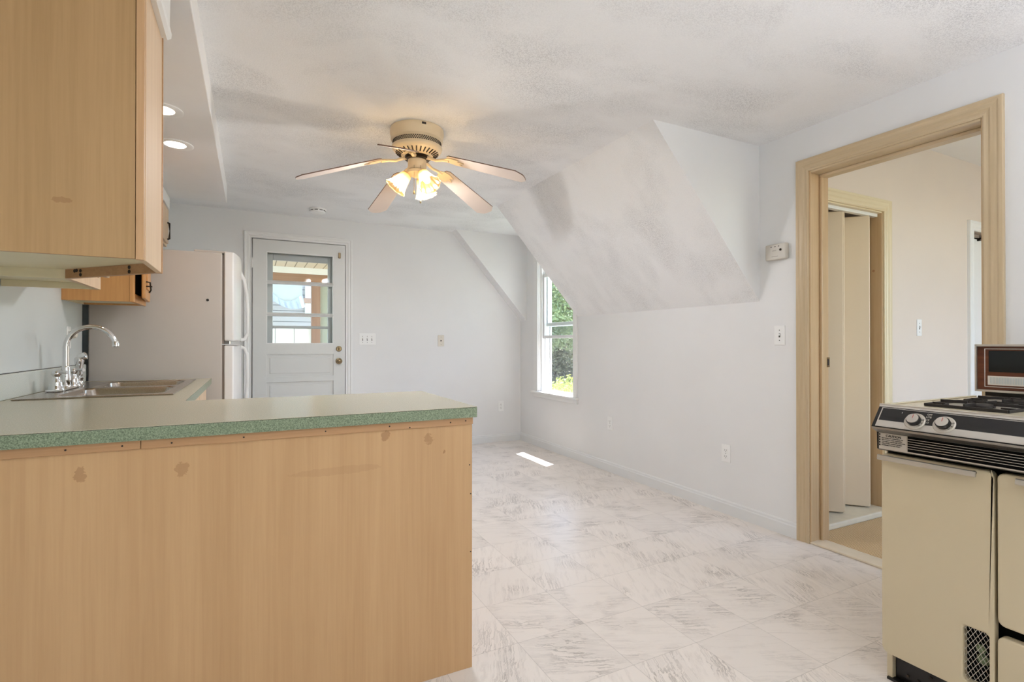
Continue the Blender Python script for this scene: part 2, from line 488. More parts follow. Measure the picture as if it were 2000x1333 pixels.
XL, XR, YB, CE = -0.86, 2.79, 5.315, 2.335
XO = 2.93           # outer face of the right wall
YR = -2.9           # wall behind the photographer
KZ, SX = 1.365, 1.93   # knee height, x where the roof slope meets the ceiling
SY0, SY1, DY = 2.15, 4.14, 5.17
CT = 0.902

# ================================================================== SETTING
def build_shell():
    struct('floor', boxes((-1.06, 2.86, YR, YB+0.14, -0.12, 0.0)), 'marble_vinyl_tile', 'white and grey marble pattern vinyl tile floor', 'floor')
    struct('floor_hall', boxes((2.86, 6.6, -1.1, 2.9, -0.12, 0.008)), 'tan_carpet', 'tan ribbed carpet in the hall beyond the doorway', 'carpet')
    struct('wall_left', boxes((-1.06, XL, YR, 3.71, 0, CE), (-1.16, -1.06, 3.6, YB+0.14, 0, CE), (-1.06, XL, 4.56, YB, 0, CE)), 'kitchen_wall_panel', 'pale grey kitchen wall behind the sink', 'wall')
    struct('wall_back', boxes((-1.06, 0.0, YB, YB+0.14, 0, CE), (0.0, 0.828, YB, YB+0.14, 2.088, CE), (0.828, XR, YB, YB+0.14, 0, CE)), 'wall_paint', 'white painted far wall with the entry door', 'wall')
    # right wall: doorway y 1.045..1.845, dormer window opening y 4.195..4.89
    struct('wall_right', boxes((XR, XO, YR, -2.1, 0, CE+0.3), (XR, XO, -2.1, -0.9, 0, 0.7), (XR, XO, -2.1, -0.9, 2.1, CE+0.3), (XR, XO, -0.9, 1.045, 0, CE+0.3), (XR, XO, 1.045, 1.845, 2.095, CE+0.3), (XR, XO, 1.845, 4.195, 0, CE+0.3),
                               (XR, XO, 4.195, 4.89, 0, 0.575), (XR, XO, 4.195, 4.89, 2.02, CE+0.1), (XR, XO, 4.89, YB+0.14, 0, CE+0.1)), 'wall_paint', 'white painted right hand wall', 'wall')
    struct('wall_rear', boxes((-1.06, XR, YR-0.14, YR, 0, CE)), 'wall_paint')
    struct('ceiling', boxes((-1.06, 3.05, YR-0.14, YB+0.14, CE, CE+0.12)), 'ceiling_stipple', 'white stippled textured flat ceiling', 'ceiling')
    # sloping roof underside between the two dormers, with the cheeks
    sl = [(SX, CE+0.01), (XR+0.01, KZ), (XR+0.01, CE+0.01)]
    bm = bmesh.new(); prism(bm, sl, 'y', SY0, SY1)
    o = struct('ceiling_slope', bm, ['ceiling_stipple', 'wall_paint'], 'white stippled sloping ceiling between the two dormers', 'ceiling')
    for p in o.data.polygons:
        if abs(p.normal.y) > 0.9: p.material_index = 1
    bm = bmesh.new(); prism(bm, sl, 'y', DY, YB)
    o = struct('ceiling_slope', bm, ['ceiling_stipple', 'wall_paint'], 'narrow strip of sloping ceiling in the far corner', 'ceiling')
    for p in o.data.polygons:
        if abs(p.normal.y) > 0.9: p.material_index = 1
    struct('ceiling_soffit', boxes((XL, -0.175, YR, 4.55, 2.205, CE+0.005)), 'soffit_paint', 'smooth lowered ceiling over the kitchen cabinets', 'ceiling', bevel=0.004)
    # hall
    struct('wall_hall', boxes((XO, 3.02, 1.93, 2.02, 0, 2.5), (3.02, 3.70, 1.93, 2.02, 1.985, 2.5), (3.70, 4.90, 1.93, 2.02, 0, 2.5), (4.90, 5.66, 1.93, 2.02, 1.975, 2.5), (5.66, 6.6, 1.93, 2.02, 0, 2.5)), 'hall_paint', 'cream white hall wall with the closet opening', 'wall')
    struct('wall_hall_end', boxes((6.6, 6.7, -1.2, 3.0, 0, 2.5)), 'hall_paint')
    struct('wall_hall_near', boxes((XO, 3.5, -1.2, -1.1, 0, 2.5), (3.5, 5.3, -1.2, -1.1, 0, 0.7), (3.5, 5.3, -1.2, -1.1, 2.3, 2.5), (5.3, 6.6, -1.2, -1.1, 0, 2.5)), 'hall_paint')
    struct('ceiling_hall', boxes((XO, 6.7, -1.2, 3.0, 2.492, 2.6)), 'soffit_paint', 'plain white ceiling of the hall', 'ceiling')
    struct('wall_closet', boxes((XO, 6.6, 2.75, 2.85, 0, 2.5), (3.9, 4.0, 2.02, 2.75, 0, 2.5)), 'hall_paint')
    # baseboards
    def bb(name, pts_axis, a, b, wallc, sgn, label):
        prof = [(wallc, 0.0), (wallc+sgn*0.016, 0.0), (wallc+sgn*0.016, 0.066), (wallc+sgn*0.012, 0.072), (wallc+sgn*0.011, 0.082), (wallc+sgn*0.005, 0.088), (wallc, 0.088)]
        bm = bmesh.new(); prism(bm, prof, pts_axis, a, b)
        struct(name, bm, 'baseboard_white', label, 'baseboard')
    bb('baseboard_right', 'y', 1.90, YB, XR, -1, 'long white baseboard under the sloping ceiling wall')
    bb('baseboard_back', 'x', 0.883, XR, YB, -1, 'white baseboard along the far wall right of the door')
    bb('baseboard_right', 'y', YR, 0.99, XR, -1, 'white baseboard behind the stove')
build_shell()

def casing_profile(w, d):
    # (across, out) from the opening edge outwards
    return [(0,0), (0,d*0.55), (w*0.10,d*0.75), (w*0.22,d*0.62), (w*0.30,d*0.62), (w*0.42,d*0.85), (w*0.55,d*0.80), (w*0.70,d*0.80), (w*0.80,d), (w*0.96,d), (w,d*0.8), (w,0)]

def u_casing(name, label, plane, face, sgn, a0, a1, ztop, w, d, mats, legs=True, kind='trim'):
    """Mitred casing around an opening a0..a1 (a0<a1) up to ztop; plane 'x' (wall normal x) or 'y'. parts: two legs and a head."""
    prof = casing_profile(w, d)
    mid = (a0+a1)/2
    loc = (face, mid, 0) if plane == 'x' else (mid, face, 0)
    root = bpy.data.objects.new(name, None); COL.objects.link(root); root.location = loc
    root['kind'] = 'structure'; root['label'] = label; root['category'] = 'door casing'
    def P(a, out, z):
        return (face+sgn*out, a, z) if plane == 'x' else (a, face+sgn*out, z)
    for s, a in ((-1, a0), (1, a1)):
        bm = bmesh.new()
        lo = [bm.verts.new(P(a+s*p[0], p[1], 0.0)) for p in prof]
        hi = [bm.verts.new(P(a+s*p[0], p[1], ztop+p[0])) for p in prof]
        n = len(prof)
        for i in range(n): bm.faces.new([lo[i], lo[(i+1)%n], hi[(i+1)%n], hi[i]])
        bm.faces.new(lo); bm.faces.new(list(reversed(hi)))
        obj('side_casing', bm, mats[0], root)
    bm = bmesh.new()
    l = [bm.verts.new(P(a0-p[0], p[1], ztop+p[0])) for p in prof]
    r = [bm.verts.new(P(a1+p[0], p[1], ztop+p[0])) for p in prof]
    n = len(prof)
    for i in range(n): bm.faces.new([l[i], l[(i+1)%n], r[(i+1)%n], r[i]])
    bm.faces.new(l); bm.faces.new(list(reversed(r)))
    obj('head_casing', bm, mats[1], root)
    return root

# doorway to the hall: pine casing, jamb with rounded stop
def build_doorway():
    r = u_casing('trim_1', 'natural pine casing around the doorway to the hall', 'x', XR, -1, 1.061, 1.83, 2.085, 0.072, 0.019, ('pine_casing', 'pine_casing_head'))
    bm = boxes((XR-0.004, XO+0.004, 1.822, 1.846, 0, 2.096))
    j = obj('jamb', bm, 'pine_jamb', r, 0.002)
    bm = boxes((XR-0.004, XO+0.004, 1.044, 1.067, 0, 2.096)); obj('jamb', bm, 'pine_jamb', r, 0.002)
    obj('head_jamb', boxes((XR-0.004, XO+0.004, 1.067, 1.822, 2.074, 2.096)), 'pine_casing_head', r, 0.002)
    obj('door_stop', boxes((2.862, 2.925, 1.806, 1.823, 0, 2.062)), 'pine_jamb', r, 0.006)
    obj('door_stop', boxes((2.862, 2.925, 1.067, 1.083, 0, 2.062)), 'pine_jamb', r, 0.006)
    obj('door_stop', boxes((2.862, 2.925, 1.067, 1.822, 2.058, 2.075)), 'pine_casing_head', r, 0.006)
    obj('strike_plate', boxes((2.903, 2.9285, 1.8045, 1.8055, 0.985, 1.04)), 'aged_brass', r)
    obj('strike_plate_hole', boxes((2.910, 2.921, 1.8035, 1.8042, 0.995, 1.03)), 'dark_slot', r)
    struct('trim_2', boxes((XR-0.005, 2.895, 1.061, 1.83, 0.0, 0.012)), 'threshold_cream', 'cream wooden threshold strip between vinyl and carpet', 'threshold', bevel=0.004)
    # closet casing in the hall
    c = u_casing('trim_3', 'pale pine casing around the hall closet', 'y', 1.93, -1, 3.02, 3.70, 1.985, 0.075, 0.02, ('pine_closet', 'pine_closet_head'))
    obj('jamb', boxes((3.69, 3.71, 1.93, 2.03, 0.03, 1.99)), 'pine_jamb', c, 0.001)
    obj('jamb', boxes((3.01, 3.03, 1.93, 2.03, 0.03, 1.99)), 'pine_jamb', c, 0.001)
    obj('head_jamb', boxes((3.03, 3.69, 1.93, 2.03, 1.975, 1.995)), 'pine_closet_head', c, 0.001)
    obj('door_track', boxes((3.03, 3.69, 1.955, 1.985, 1.955, 1.977)), 'trim_white', c, 0.001)
    obj('knot', lathe(bmesh.new(), [(0.008,0),(0.008,0.001)], (3.6895,1.98,1.60), 12, Matrix.Rotation(-pi/2, 3, 'Y')), 'maple_rail', c)
    s = struct('trim_4', boxes((2.96, 3.76, 1.885, 2.1, 0.008, 0.045)), 'sill_white', 'white painted raised sill of the hall closet', 'sill', bevel=0.008)
    # bifold door panels, folded open
    d = thing('door_2', (3.45, 2.1, 0.06), 'cream folded bifold closet door in the hall', 'door', kind='structure')
    del d['category']; d['category'] = 'door'
    def leaf(p0, p1, th):
        p0 = Vector((*p0, 0)); p1 = Vector((*p1, 0)); u = (p1-p0).normalized(); n = Vector((-u.y, u.x, 0)); 
        c_ = (p0+p1)/2 + Vector((0,0,(0.055+1.955)/2)) - n*th/2*0
        return obox(bmesh.new(), c_, u, n, Vector((0,0,1)), (p1-p0).length/2, th/2, (1.955-0.055)/2)
    for p0, p1 in (((3.20,2.10),(3.335,1.972)), ((3.345,1.98),(3.47,2.11)), ((3.475,2.105),(3.605,1.962)), ((3.612,1.975),(3.655,2.02))):
        obj('door_panel', leaf(p0, p1, 0.028), 'bifold_cream', d, 0.004)
    for o in d.children:
        pass
    # white casing and door further along the hall
    r = u_casing('trim_5', 'white casing of the far hall door', 'y', 1.93, -1, 4.895, 5.66, 1.975, 0.075, 0.022, ('trim_white', 'trim_white'))
    d = struct('door_3', boxes((4.905, 5.655, 1.955, 1.99, 0.01, 1.93)), 'trim_white', 'white hall door just past the closet', 'door', bevel=0.003)
    obj('door_closer', boxes((4.93, 5.03, 1.94, 1.955, 1.935, 1.96)), 'brushed_aluminium', d, 0.002)
    obj('latch', boxes((5.035, 5.055, 1.935, 1.955, 1.915, 1.93)), 'black_enamel', d, 0.001)
build_doorway()

# ------------------------------------------------------------------ entry door
def build_entry_door():
    u_casing('trim_6', 'white moulded casing around the entry door', 'y', YB, -1, -0.003, 0.828, 2.09, 0.062, 0.02, ('trim_white', 'trim_white'))
    d = thing('door_1', (0.41, 5.30, 0), 'white wooden entry door with three glass lights and panels', 'door', kind='structure')
    y0, y1 = 5.298, 5.34
    X0, X1 = 0.004, 0.823
    slab = boxes((X0, 0.120, y0, y1, 0.005, 2.084), (0.713, X1, y0, y1, 0.005, 2.084),
                 (0.120, 0.713, y0, y1, 1.976, 2.084), (0.120, 0.713, y0, y1, 1.014, 1.115),
                 (0.120, 0.713, y0, y1, 0.755, 0.805), (0.120, 0.713, y0, y1, 0.49, 0.54), (0.120, 0.713, y0, y1, 0.005, 0.22))
    obj('door_frame', slab, 'door_white', d, 0.0008)
    g0, g1, h0, h1 = 0.120, 0.713, 1.115, 1.976
    obj('glazing_bead', boxes((g0, g0+0.007, y0+0.002, y1-0.004, h0, h1), (g1-0.007, g1, y0+0.002, y1-0.004, h0, h1), (g0+0.007, g1-0.007, y0+0.002, y1-0.004, h0, h0+0.007), (g0+0.007, g1-0.007, y0+0.002, y1-0.004, h1-0.007, h1)), 'trim_white', d)
    for z0, z1 in ((0.805,1.014),(0.54,0.755),(0.22,0.49)):
        bm = boxes((0.115, 0.718, y0+0.014, y1-0.010, z0-0.004, z1+0.004), (0.15, 0.683, y0+0.008, y1-0.01, z0+0.03, z1-0.03))
        obj('door_panel', bm, 'door_white', d, 0.003)
    for z in (1.391, 1.692):
        bm = bmesh.new()
        prism(bm, [(y0-0.001, z), (y0+0.010, z+0.017), (y1-0.012, z+0.017), (y1-0.004, z), (y1-0.012, z-0.017), (y0+0.010, z-0.017)], 'x', 0.118, 0.715)
        obj('muntin', bm, 'door_white', d)
    obj('glass_pane', boxes((0.116, 0.717, 5.318, 5.322, 1.112, 1.98)), 'window_glass', d)
    for z in (1.86, 0.30):
        bm = boxes((-0.012, 0.006, y0-0.007, y0+0.002, z-0.04, z+0.04)); tube(bm, [(-0.003, y0-0.007, z-0.045), (-0.003, y0-0.007, z+0.045)], 0.005, 8)
        obj('hinge', bm, 'trim_white', d)
    # deadbolt and knob
    mt = Matrix.Rotation(pi/2, 3, 'X')
    bm = lathe(bmesh.new(), [(0.0,0.016),(0.008,0.016),(0.010,0.012),(0.022,0.012),(0.028,0.004),(0.028,0.0)], (0.764, y0, 1.065), 24, mt)
    k = obj('deadbolt', bm, 'aged_brass', d, smooth=True)
    obj('thumb_turn', boxes((0.761, 0.767, y0-0.032, y0-0.014, 1.05, 1.08)), 'aged_brass', k, 0.002)
    bm = lathe(bmesh.new(), [(0.0,0.062),(0.012,0.061),(0.024,0.054),(0.027,0.044),(0.022,0.034),(0.011,0.026),(0.010,0.010),(0.028,0.006),(0.031,0.0)], (0.764, y0, 0.945), 28, mt)
    obj('door_knob', bm, 'aged_brass', d, smooth=True)
    l = obj('chain_latch', boxes((0.757, 0.779, y0-0.012, y0, 1.955, 2.01)), 'aged_brass', d, 0.003)
    bm = lathe(bmesh.new(), [(0.0,0.020),(0.006,0.019),(0.008,0.012),(0.005,0.0)], (0.768, y0-0.01, 1.965), 12, mt)
    obj('latch_knob', bm, 'aged_brass', l, smooth=True)
    # storm door outside
    s = thing('storm_door', (0.41, 5.44, 0), 'grey aluminium storm door outside the entry door glass', 'door')
    a, b = 5.425, 5.452
    obj('storm_frame', boxes((0.01, 0.177, a, b, 0.02, 2.07), (0.676, 0.82, a, b, 0.02, 2.07), (0.177, 0.676, a, b, 1.916, 2.07), (0.177, 0.676, a, b, 0.02, 1.10)), 'storm_frame_grey', s, 0.003)
    obj('middle_rail', boxes((0.177, 0.676, a, b, 1.262, 1.288)), 'storm_frame_grey', s, 0.003)
    obj('glass_pane', boxes((0.175, 0.678, 5.437, 5.440, 1.285, 1.92)), 'window_glass', s)
    obj('glass_pane', boxes((0.175, 0.678, 5.437, 5.440, 1.095, 1.265)), 'window_glass', s)
    struct('trim_7', boxes((-0.02, 0.0, YB, YB+0.145, 0, 2.09), (0.828, 0.848, YB, YB+0.145, 0, 2.09), (-0.02, 0.848, YB, YB+0.145, 2.088, 2.11), (0.0, 0.018, 5.345, 5.362, 0, 2.088), (0.81, 0.828, 5.345, 5.362, 0, 2.088), (0.018, 0.81, 5.345, 5.362, 2.07, 2.088)), 'trim_white', 'white jamb of the entry door', 'jamb')
build_entry_door()

# ------------------------------------------------------------------ dormer window
def build_window():
    w = thing('window_1', (XR, 4.54, 0.6), 'white double hung dormer window with raised lower sash', 'window', kind='structure')
    y0, y1, z0, z1 = 4.195, 4.89, 0.600, 2.005
    # casing
    obj('side_casing', boxes((XR-0.018, XR, y1, y1+0.085, z0, 2.09)), 'trim_white', w, 0.003)
    obj('side_casing', boxes((XR-0.018, XR, y0-0.062, y0, z0, 2.09)), 'trim_white', w, 0.003)
    obj('head_casing', boxes((XR-0.020, XR, y0-0.062, y1+0.085, 2.005, 2.09)), 'trim_white', w, 0.003)
    obj('sill_board', boxes((XR-0.048, 2.845, y0-0.085, y1+0.10, 0.578, 0.600)), 'trim_white', w, 0.005)
    obj('apron', boxes((XR-0.018, XR, y0-0.070, y1+0.085, 0.535, 0.578)), 'trim_white', w, 0.004)
    obj('jamb_liner', boxes((XR, 2.955, y1-0.004, y1+0.01, z0-0.02, 2.02), (2.815, 2.832, y1-0.022, y1-0.004, z0, 2.0), (2.866, 2.872, y1-0.022, y1-0.004, z0, 2.0), (2.903, 2.92, y1-0.012, y1-0.004, z0, 2.0)), 'vinyl_white', w, 0.001)
    obj('jamb_liner', boxes((XR, 2.955, y0-0.01, y0+0.004, z0-0.02, 2.02), (2.815, 2.832, y0+0.004, y0+0.022, z0, 2.0), (2.866, 2.872, y0+0.004, y0+0.022, z0, 2.0), (2.903, 2.955, y0+0.004, y0+0.028, z0, 2.0)), 'vinyl_white', w, 0.001)
    obj('head_jamb', boxes((XR, 2.955, y0, y1, 2.0, 2.03)), 'vinyl_white', w)
    obj('outer_sill', boxes((2.845, 2.99, y0-0.05, y1+0.05, 0.55, 0.585)), 'vinyl_white', w, 0.003)
    def sash(nm, xa, xb, za, zb, st, rb, rt):
        ya, yb = y0+0.006, y1-0.006
        o = obj(nm, boxes((xa, xb, ya, ya+st, za, zb), (xa, xb, yb-st, yb, za, zb), (xa, xb, ya+st, yb-st, za, za+rb), (xa, xb, ya+st, yb-st, zb-rt, zb)), 'vinyl_white', w, 0.003)
        g = obj('glass_pane', boxes(((xa+xb)/2-0.002, (xa+xb)/2+0.002, ya+st-0.004, yb-st+0.004, za+rb-0.004, zb-rt+0.004)), 'window_glass', o)
        return o
    sash('lower_sash', 2.834, 2.864, 1.172, 1.87, 0.040, 0.032, 0.035)
    sash('upper_sash', 2.872, 2.902, 1.305, 2.0, 0.048, 0.036, 0.04)
    s = obj('screen_frame', boxes((2.925, 2.94, y0+0.02, y0+0.07, 0.585, 2.0), (2.925, 2.94, y1-0.024, y1-0.004, 0.585, 2.0), (2.925, 2.94, y0+0.07, y1-0.024, 0.585, 0.612), (2.925, 2.94, y0+0.07, y1-0.024, 1.30, 1.325), (2.925, 2.94, y0+0.07, y1-0.024, 1.975, 2.0)), 'vinyl_white', w, 0.002)
    obj('insect_screen', boxes((2.932, 2.933, y0+0.065, y1-0.022, 0.61, 1.303)), 'insect_screen', s)
    # unseen overhang, added and sized to cut the sun patch on the floor
    struct('trim_8', boxes((2.93, 3.30, 3.7, 5.7, 2.18, 2.34)), 'added_eave_white', 'unseen white eave added outside to trim the sun patch', 'eave')
build_window()

# ------------------------------------------------------------------ exterior
def build_porch():
    p = thing('porch_roof', (0.6, 7.0, 2.3), 'porch roof with beige vinyl soffit seen through the door glass', 'porch roof')
    obj('soffit', boxes((-3, 4.2, 5.46, 8.95, 2.34, 2.40)), 'porch_soffit_vinyl', p)
    obj('fascia', boxes((-3, 4.2, 8.95, 9.0, 2.24, 2.40)), 'vinyl_white', p, 0.004)
    b = obj('beam', boxes((-3, 4.2, 8.95, 9.09, 2.09, 2.24)), 'redwood_beam', None, 0.005)
    tag(b, 'reddish wooden porch beam above the post', 'beam')
    q = obj('porch_post', boxes((0.865, 1.0, 8.955, 9.085, -0.179, 2.0895)), 'redwood_post', None, 0.006)
    tag(q, 'reddish square wooden porch post outside the door', 'post')
    obj('porch_deck', boxes((-3, 4.2, 5.46, 9.2, -0.28, -0.18)), 'redwood_beam'); tag(COL.objects['porch_deck'], 'wooden porch deck outside the entry door', 'deck')
    r = thing('porch_railing', (0.6, 9.2, -0.18), 'bright white boarded porch railing seen low in the door glass', 'railing')
    obj('board_panel', boxes((-3, 0.862, 9.0, 9.03, -0.18, 1.36)), 'white_board_panel', r)
    obj('rail_cap', boxes((-3, 0.862, 8.98, 9.05, 1.36, 1.39)), 'storm_frame_grey', r, 0.004)
    s = obj('side_screen', boxes((1.005, 1.9, 9.0, 9.03, -0.18, 2.09)), 'pale_green_siding'); tag(s, 'pale green board screen right of the porch post', 'panel')
    # cloth awning hanging beyond
    a = thing('awning', (0.4, 10.0, 1.9), 'scalloped cloth awning hanging on the house next door', 'awning')
    def ztop(x): return 1.86+min(0.13, (x-0.56)**2*2.35)
    def zbot(x): return 1.725+min(0.12, (x-0.62)**2*1.35)
    def sheet(name, mat, f0, f1, y0, y1, xa, xb, n, ripple):
        bm = bmesh.new(); rows = []
        for i in range(n+1):
            x = xa+(xb-xa)*i/n; r = ripple*sin(i*1.7)
            rows.append([bm.verts.new((x, y0+r, f0(x))), bm.verts.new((x+(0.05 if ripple else 0)*(i/n), y1+r*1.6, f1(x))),
                         bm.verts.new((x+(0.05 if ripple else 0)*(i/n), y1+r*1.6+0.008, f1(x))), bm.verts.new((x, y0+r+0.008, f0(x)))])
        for p, q in zip(rows, rows[1:]):
            for k in range(4): bm.faces.new([p[k], q[k], q[(k+1)%4], p[(k+1)%4]])
        bm.faces.new(rows[0]); bm.faces.new(list(reversed(rows[-1])))
        obj(name, bm, mat, a)
    sheet('front_cloth', 'awning_cloth', lambda x: 2.45, ztop, 9.90, 9.90, -0.9, 0.80, 40, 0.0)
    sheet('skirt', 'awning_skirt', ztop, zbot, 9.885, 9.87, -0.9, 0.80, 64, 0.010)
    bm = bmesh.new(); prism(bm, [(9.90, 2.45), (11.499, 2.85), (11.499, 2.83), (9.90, 2.43)], 'x', -0.9, 0.80)
    obj('canopy', bm, 'awning_cloth', a)
    h = thing('neighbour_house', (0.5, 12, -3), 'grey clapboard house next door seen through the entry door', 'house')
    obj('wall', boxes((-6, 5.0, 11.5, 15, -3, 3.4)), 'grey_clapboard', h)
    wd = obj('window', boxes((0.98, 1.5, 11.44, 11.5, 1.7, 2.3)), 'vinyl_white', h, 0.004)
    obj('pane', boxes((1.02, 1.46, 11.43, 11.44, 1.74, 2.26)), 'window_glass', wd)
    obj('ledge', boxes((0.8, 1.9, 11.4, 11.5, 1.95, 2.05)), 'redwood_beam', h)
    bm = bmesh.new(); prism(bm, [(11.0, 3.3), (13.3, 5.0), (15.5, 3.3)], 'x', -6.4, 5.4); obj('roof', bm, 'roof_shingle', h)
build_porch()

def leaf_cloud(blobs, n, size, seed):
    rnd = random.Random(seed); bm = bmesh.new()
    tot = sum(b[3]**2 for b in blobs)
    for (bx, by, bz, br) in blobs:
        k = int(n*br*br/tot)
        for _ in range(k):
            d = Vector((rnd.gauss(0,1), rnd.gauss(0,1), rnd.gauss(0,1))).normalized()
            p = Vector((bx, by, bz)) + Vector((d.x, d.y, d.z*0.8))*br*(rnd.random()**0.35)*(1+0.12*sin(9*d.x+bx)*cos(8*d.y))
            u = Vector((rnd.gauss(0,1), rnd.gauss(0,1), rnd.gauss(0,0.6))).normalized()
            v = u.cross(Vector((rnd.gauss(0,1), rnd.gauss(0,1), rnd.gauss(0,1)))).normalized()
            s = size*(0.6+0.8*rnd.random())
            q = [p-u*s, p+v*s*0.45, p+u*s, p-v*s*0.45]
            bm.faces.new([bm.verts.new(x) for x in q])
    return bm
def tree(name, x, y, zb, blobs, n, size, leafm, label, seed, trunk_r=0.14):
    t = thing(name, (x, y, zb), label, 'tree' if 'tree' in name else 'shrub', 'greenery outside the dormer window')
    zt = min(b[2] for b in blobs)
    tube_b = bmesh.new(); tube(tube_b, [(x, y, zb), (x+0.05, y, (zb+zt)/2), (x, y+0.05, zt+0.4)], [trunk_r*1.3, trunk_r, trunk_r*0.7], 10)
    for b in blobs[:5]:
        tube(tube_b, [(x, y, zt-0.1), ((x+b[0])/2, (y+b[1])/2, (zt+b[2])/2), (b[0], b[1], b[2])], [trunk_r*0.6, trunk_r*0.4, trunk_r*0.15], 7)
    obj('trunk', tube_b, 'bark', t)
    obj('foliage', leaf_cloud(blobs, n, size, seed), leafm, t)
    return t
def build_garden():
    struct('ground', boxes((-30, 60, -20, 60, -3.3, -3.2)), 'lawn', 'green lawn below the dormer window', 'lawn')
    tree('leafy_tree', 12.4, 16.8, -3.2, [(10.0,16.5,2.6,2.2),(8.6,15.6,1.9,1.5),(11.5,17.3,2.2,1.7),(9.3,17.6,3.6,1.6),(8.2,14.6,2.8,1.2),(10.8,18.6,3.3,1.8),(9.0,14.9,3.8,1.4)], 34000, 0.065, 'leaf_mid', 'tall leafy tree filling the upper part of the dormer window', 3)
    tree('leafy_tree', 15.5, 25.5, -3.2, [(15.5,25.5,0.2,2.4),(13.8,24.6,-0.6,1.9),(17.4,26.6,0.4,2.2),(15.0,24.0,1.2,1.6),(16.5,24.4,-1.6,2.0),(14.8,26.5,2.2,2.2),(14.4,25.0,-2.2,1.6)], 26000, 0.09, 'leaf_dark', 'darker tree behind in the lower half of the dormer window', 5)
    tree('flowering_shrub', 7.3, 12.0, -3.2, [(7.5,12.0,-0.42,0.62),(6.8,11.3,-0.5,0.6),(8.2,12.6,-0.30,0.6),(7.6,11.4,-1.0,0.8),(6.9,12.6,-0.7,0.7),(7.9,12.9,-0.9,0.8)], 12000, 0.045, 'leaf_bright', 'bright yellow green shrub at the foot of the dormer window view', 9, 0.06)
build_garden()

# ================================================================== KITCHEN
def build_peninsula():
    p = thing('peninsula_cabinet', (0, 1.97, 0), 'maple veneered peninsula cabinet under the green countertop', 'cabinet')
    obj('back_panel', boxes((XL+0.001, 0.682, 1.66, 1.672, 0.0, CT-0.038)), 'maple_panel', p, 0.001)
    obj('end_panel', boxes((0.670, 0.6815, 1.6725, 2.27, 0.0, CT-0.038)), 'maple_stile', p, 0.001)
    obj('carcass', boxes((XL+0.02, 0.668, 1.6735, 2.25, 0.10, CT-0.04), (XL+0.02, 0.668, 1.6735, 2.19, 0.0, 0.10)), 'cream_melamine', p, 0.001)
    # trim strip under the worktop, two lengths
    obj('trim_strip', boxes((XL+0.001, -0.262, 1.653, 1.66, CT-0.061, CT-0.036)), 'maple_rail', p, 0.001)
    obj('trim_strip', boxes((-0.260, 0.682, 1.653, 1.66, CT-0.061, CT-0.036)), 'maple_rail', p, 0.001)
    bm = bmesh.new()
    for x, z in ((-0.415,0.853),(-0.30,0.853),(-0.192,0.852),(-0.02,0.853),(0.20,0.853),(0.394,0.854),(0.60,0.852),(0.655,0.854),(0.676,0.60),(0.676,0.4),(0.672,0.70),(0.46,0.845)):
        yy = 1.6525 if z > 0.84 else 1.6595
        obj('nail_hole', lathe(bmesh.new(), [(0.0024,0),(0.0024,0.0010)], (x, yy, z), 8, Matrix.Rotation(pi/2, 3, 'X')), 'dark_slot', p)
    # doors on the kitchen side
    for i, x in enumerate((-0.19, 0.24)):
        d = obj('cabinet_door', boxes((x, x+0.40, 2.251, 2.27, 0.13, 0.70)), 'maple_stile', p, 0.004)
        obj('handle', boxes((x+0.35, x+0.36, 2.27, 2.29, 0.55, 0.65)), 'dark_bronze', d, 0.002)
        obj('drawer_front', boxes((x, x+0.40, 2.251, 2.27, 0.72, 0.85)), 'maple_stile', p, 0.004)
    # run of base cabinets under the sink
    b = thing('sink_base_cabinet', (-0.55, 3.0, 0), 'maple base cabinet under the sink beside the refrigerator', 'cabinet')
    obj('carcass', boxes((XL+0.004, -0.27, 2.30, 3.715, 0.10, 0.68), (XL+0.004, -0.27, 2.30, 2.59, 0.68, CT-0.038), (XL+0.004, -0.27, 3.60, 3.715, 0.68, CT-0.038), (XL+0.004, -0.35, 2.30, 3.715, 0.0, 0.10)), 'cream_melamine', b, 0.001)
    for i, y in enumerate((2.32, 2.78, 3.24)):
        d = obj('cabinet_door', boxes((-0.2695, -0.25, y, y+0.44, 0.13, 0.70)), 'maple_lit', b, 0.004)
        obj('handle', boxes((-0.25, -0.232, y+0.03, y+0.04, 0.55, 0.65)), 'dark_bronze', d, 0.002)
        obj('drawer_front', boxes((-0.2695, -0.25, y, y+0.44, 0.72, 0.855)), 'maple_lit', b, 0.004)

    # L shaped worktop with cut out for the sink
    c = thing('countertop', (0, 2.0, CT), 'green speckled laminate countertop running round the peninsula and sink', 'countertop')
    z0, z1 = CT-0.036, CT
    def L(zA, zB, inset=0.0):
        bm = bmesh.new(); i = inset
        prism(bm, [(XL+0.002, 1.64+i), (0.692-i, 1.64+i), (0.692-i, 2.29-i), (-0.225-i, 2.30-i), (-0.225-i, 2.60), (XL+0.002, 2.60)], 'z', zA, zB)
        box(bm, XL+0.002, -0.80, 2.60, 3.56, zA, zB)
        box(bm, -0.31, -0.225-i, 2.60, 3.56, zA, zB)
        box(bm, XL+0.002, -0.225-i, 3.56, 3.73, zA, zB)
        return bm
    obj('edge_band', L(z0, z1-0.0025), 'green_laminate', c)
    obj('dark_seam', L(z1-0.0025, z1-0.0013, 0.0006), 'dark_slot', c)
    obj('top_sheet', L(z1-0.0013, z1, 0.0), 'laminate_warm_reflect', c)
    s = obj('backsplash', boxes((XL+0.0, XL+0.020, 1.75, 3.705, CT+0.0005, 1.0)), 'backsplash_laminate', None, 0.003)
    obj('caulk_line', boxes((XL+0.0003, XL+0.004, 1.75, 3.705, 1.0003, 1.0025)), 'dark_slot', s)
    tag(s, 'low grey green laminate backsplash behind the sink', 'backsplash')
build_peninsula()

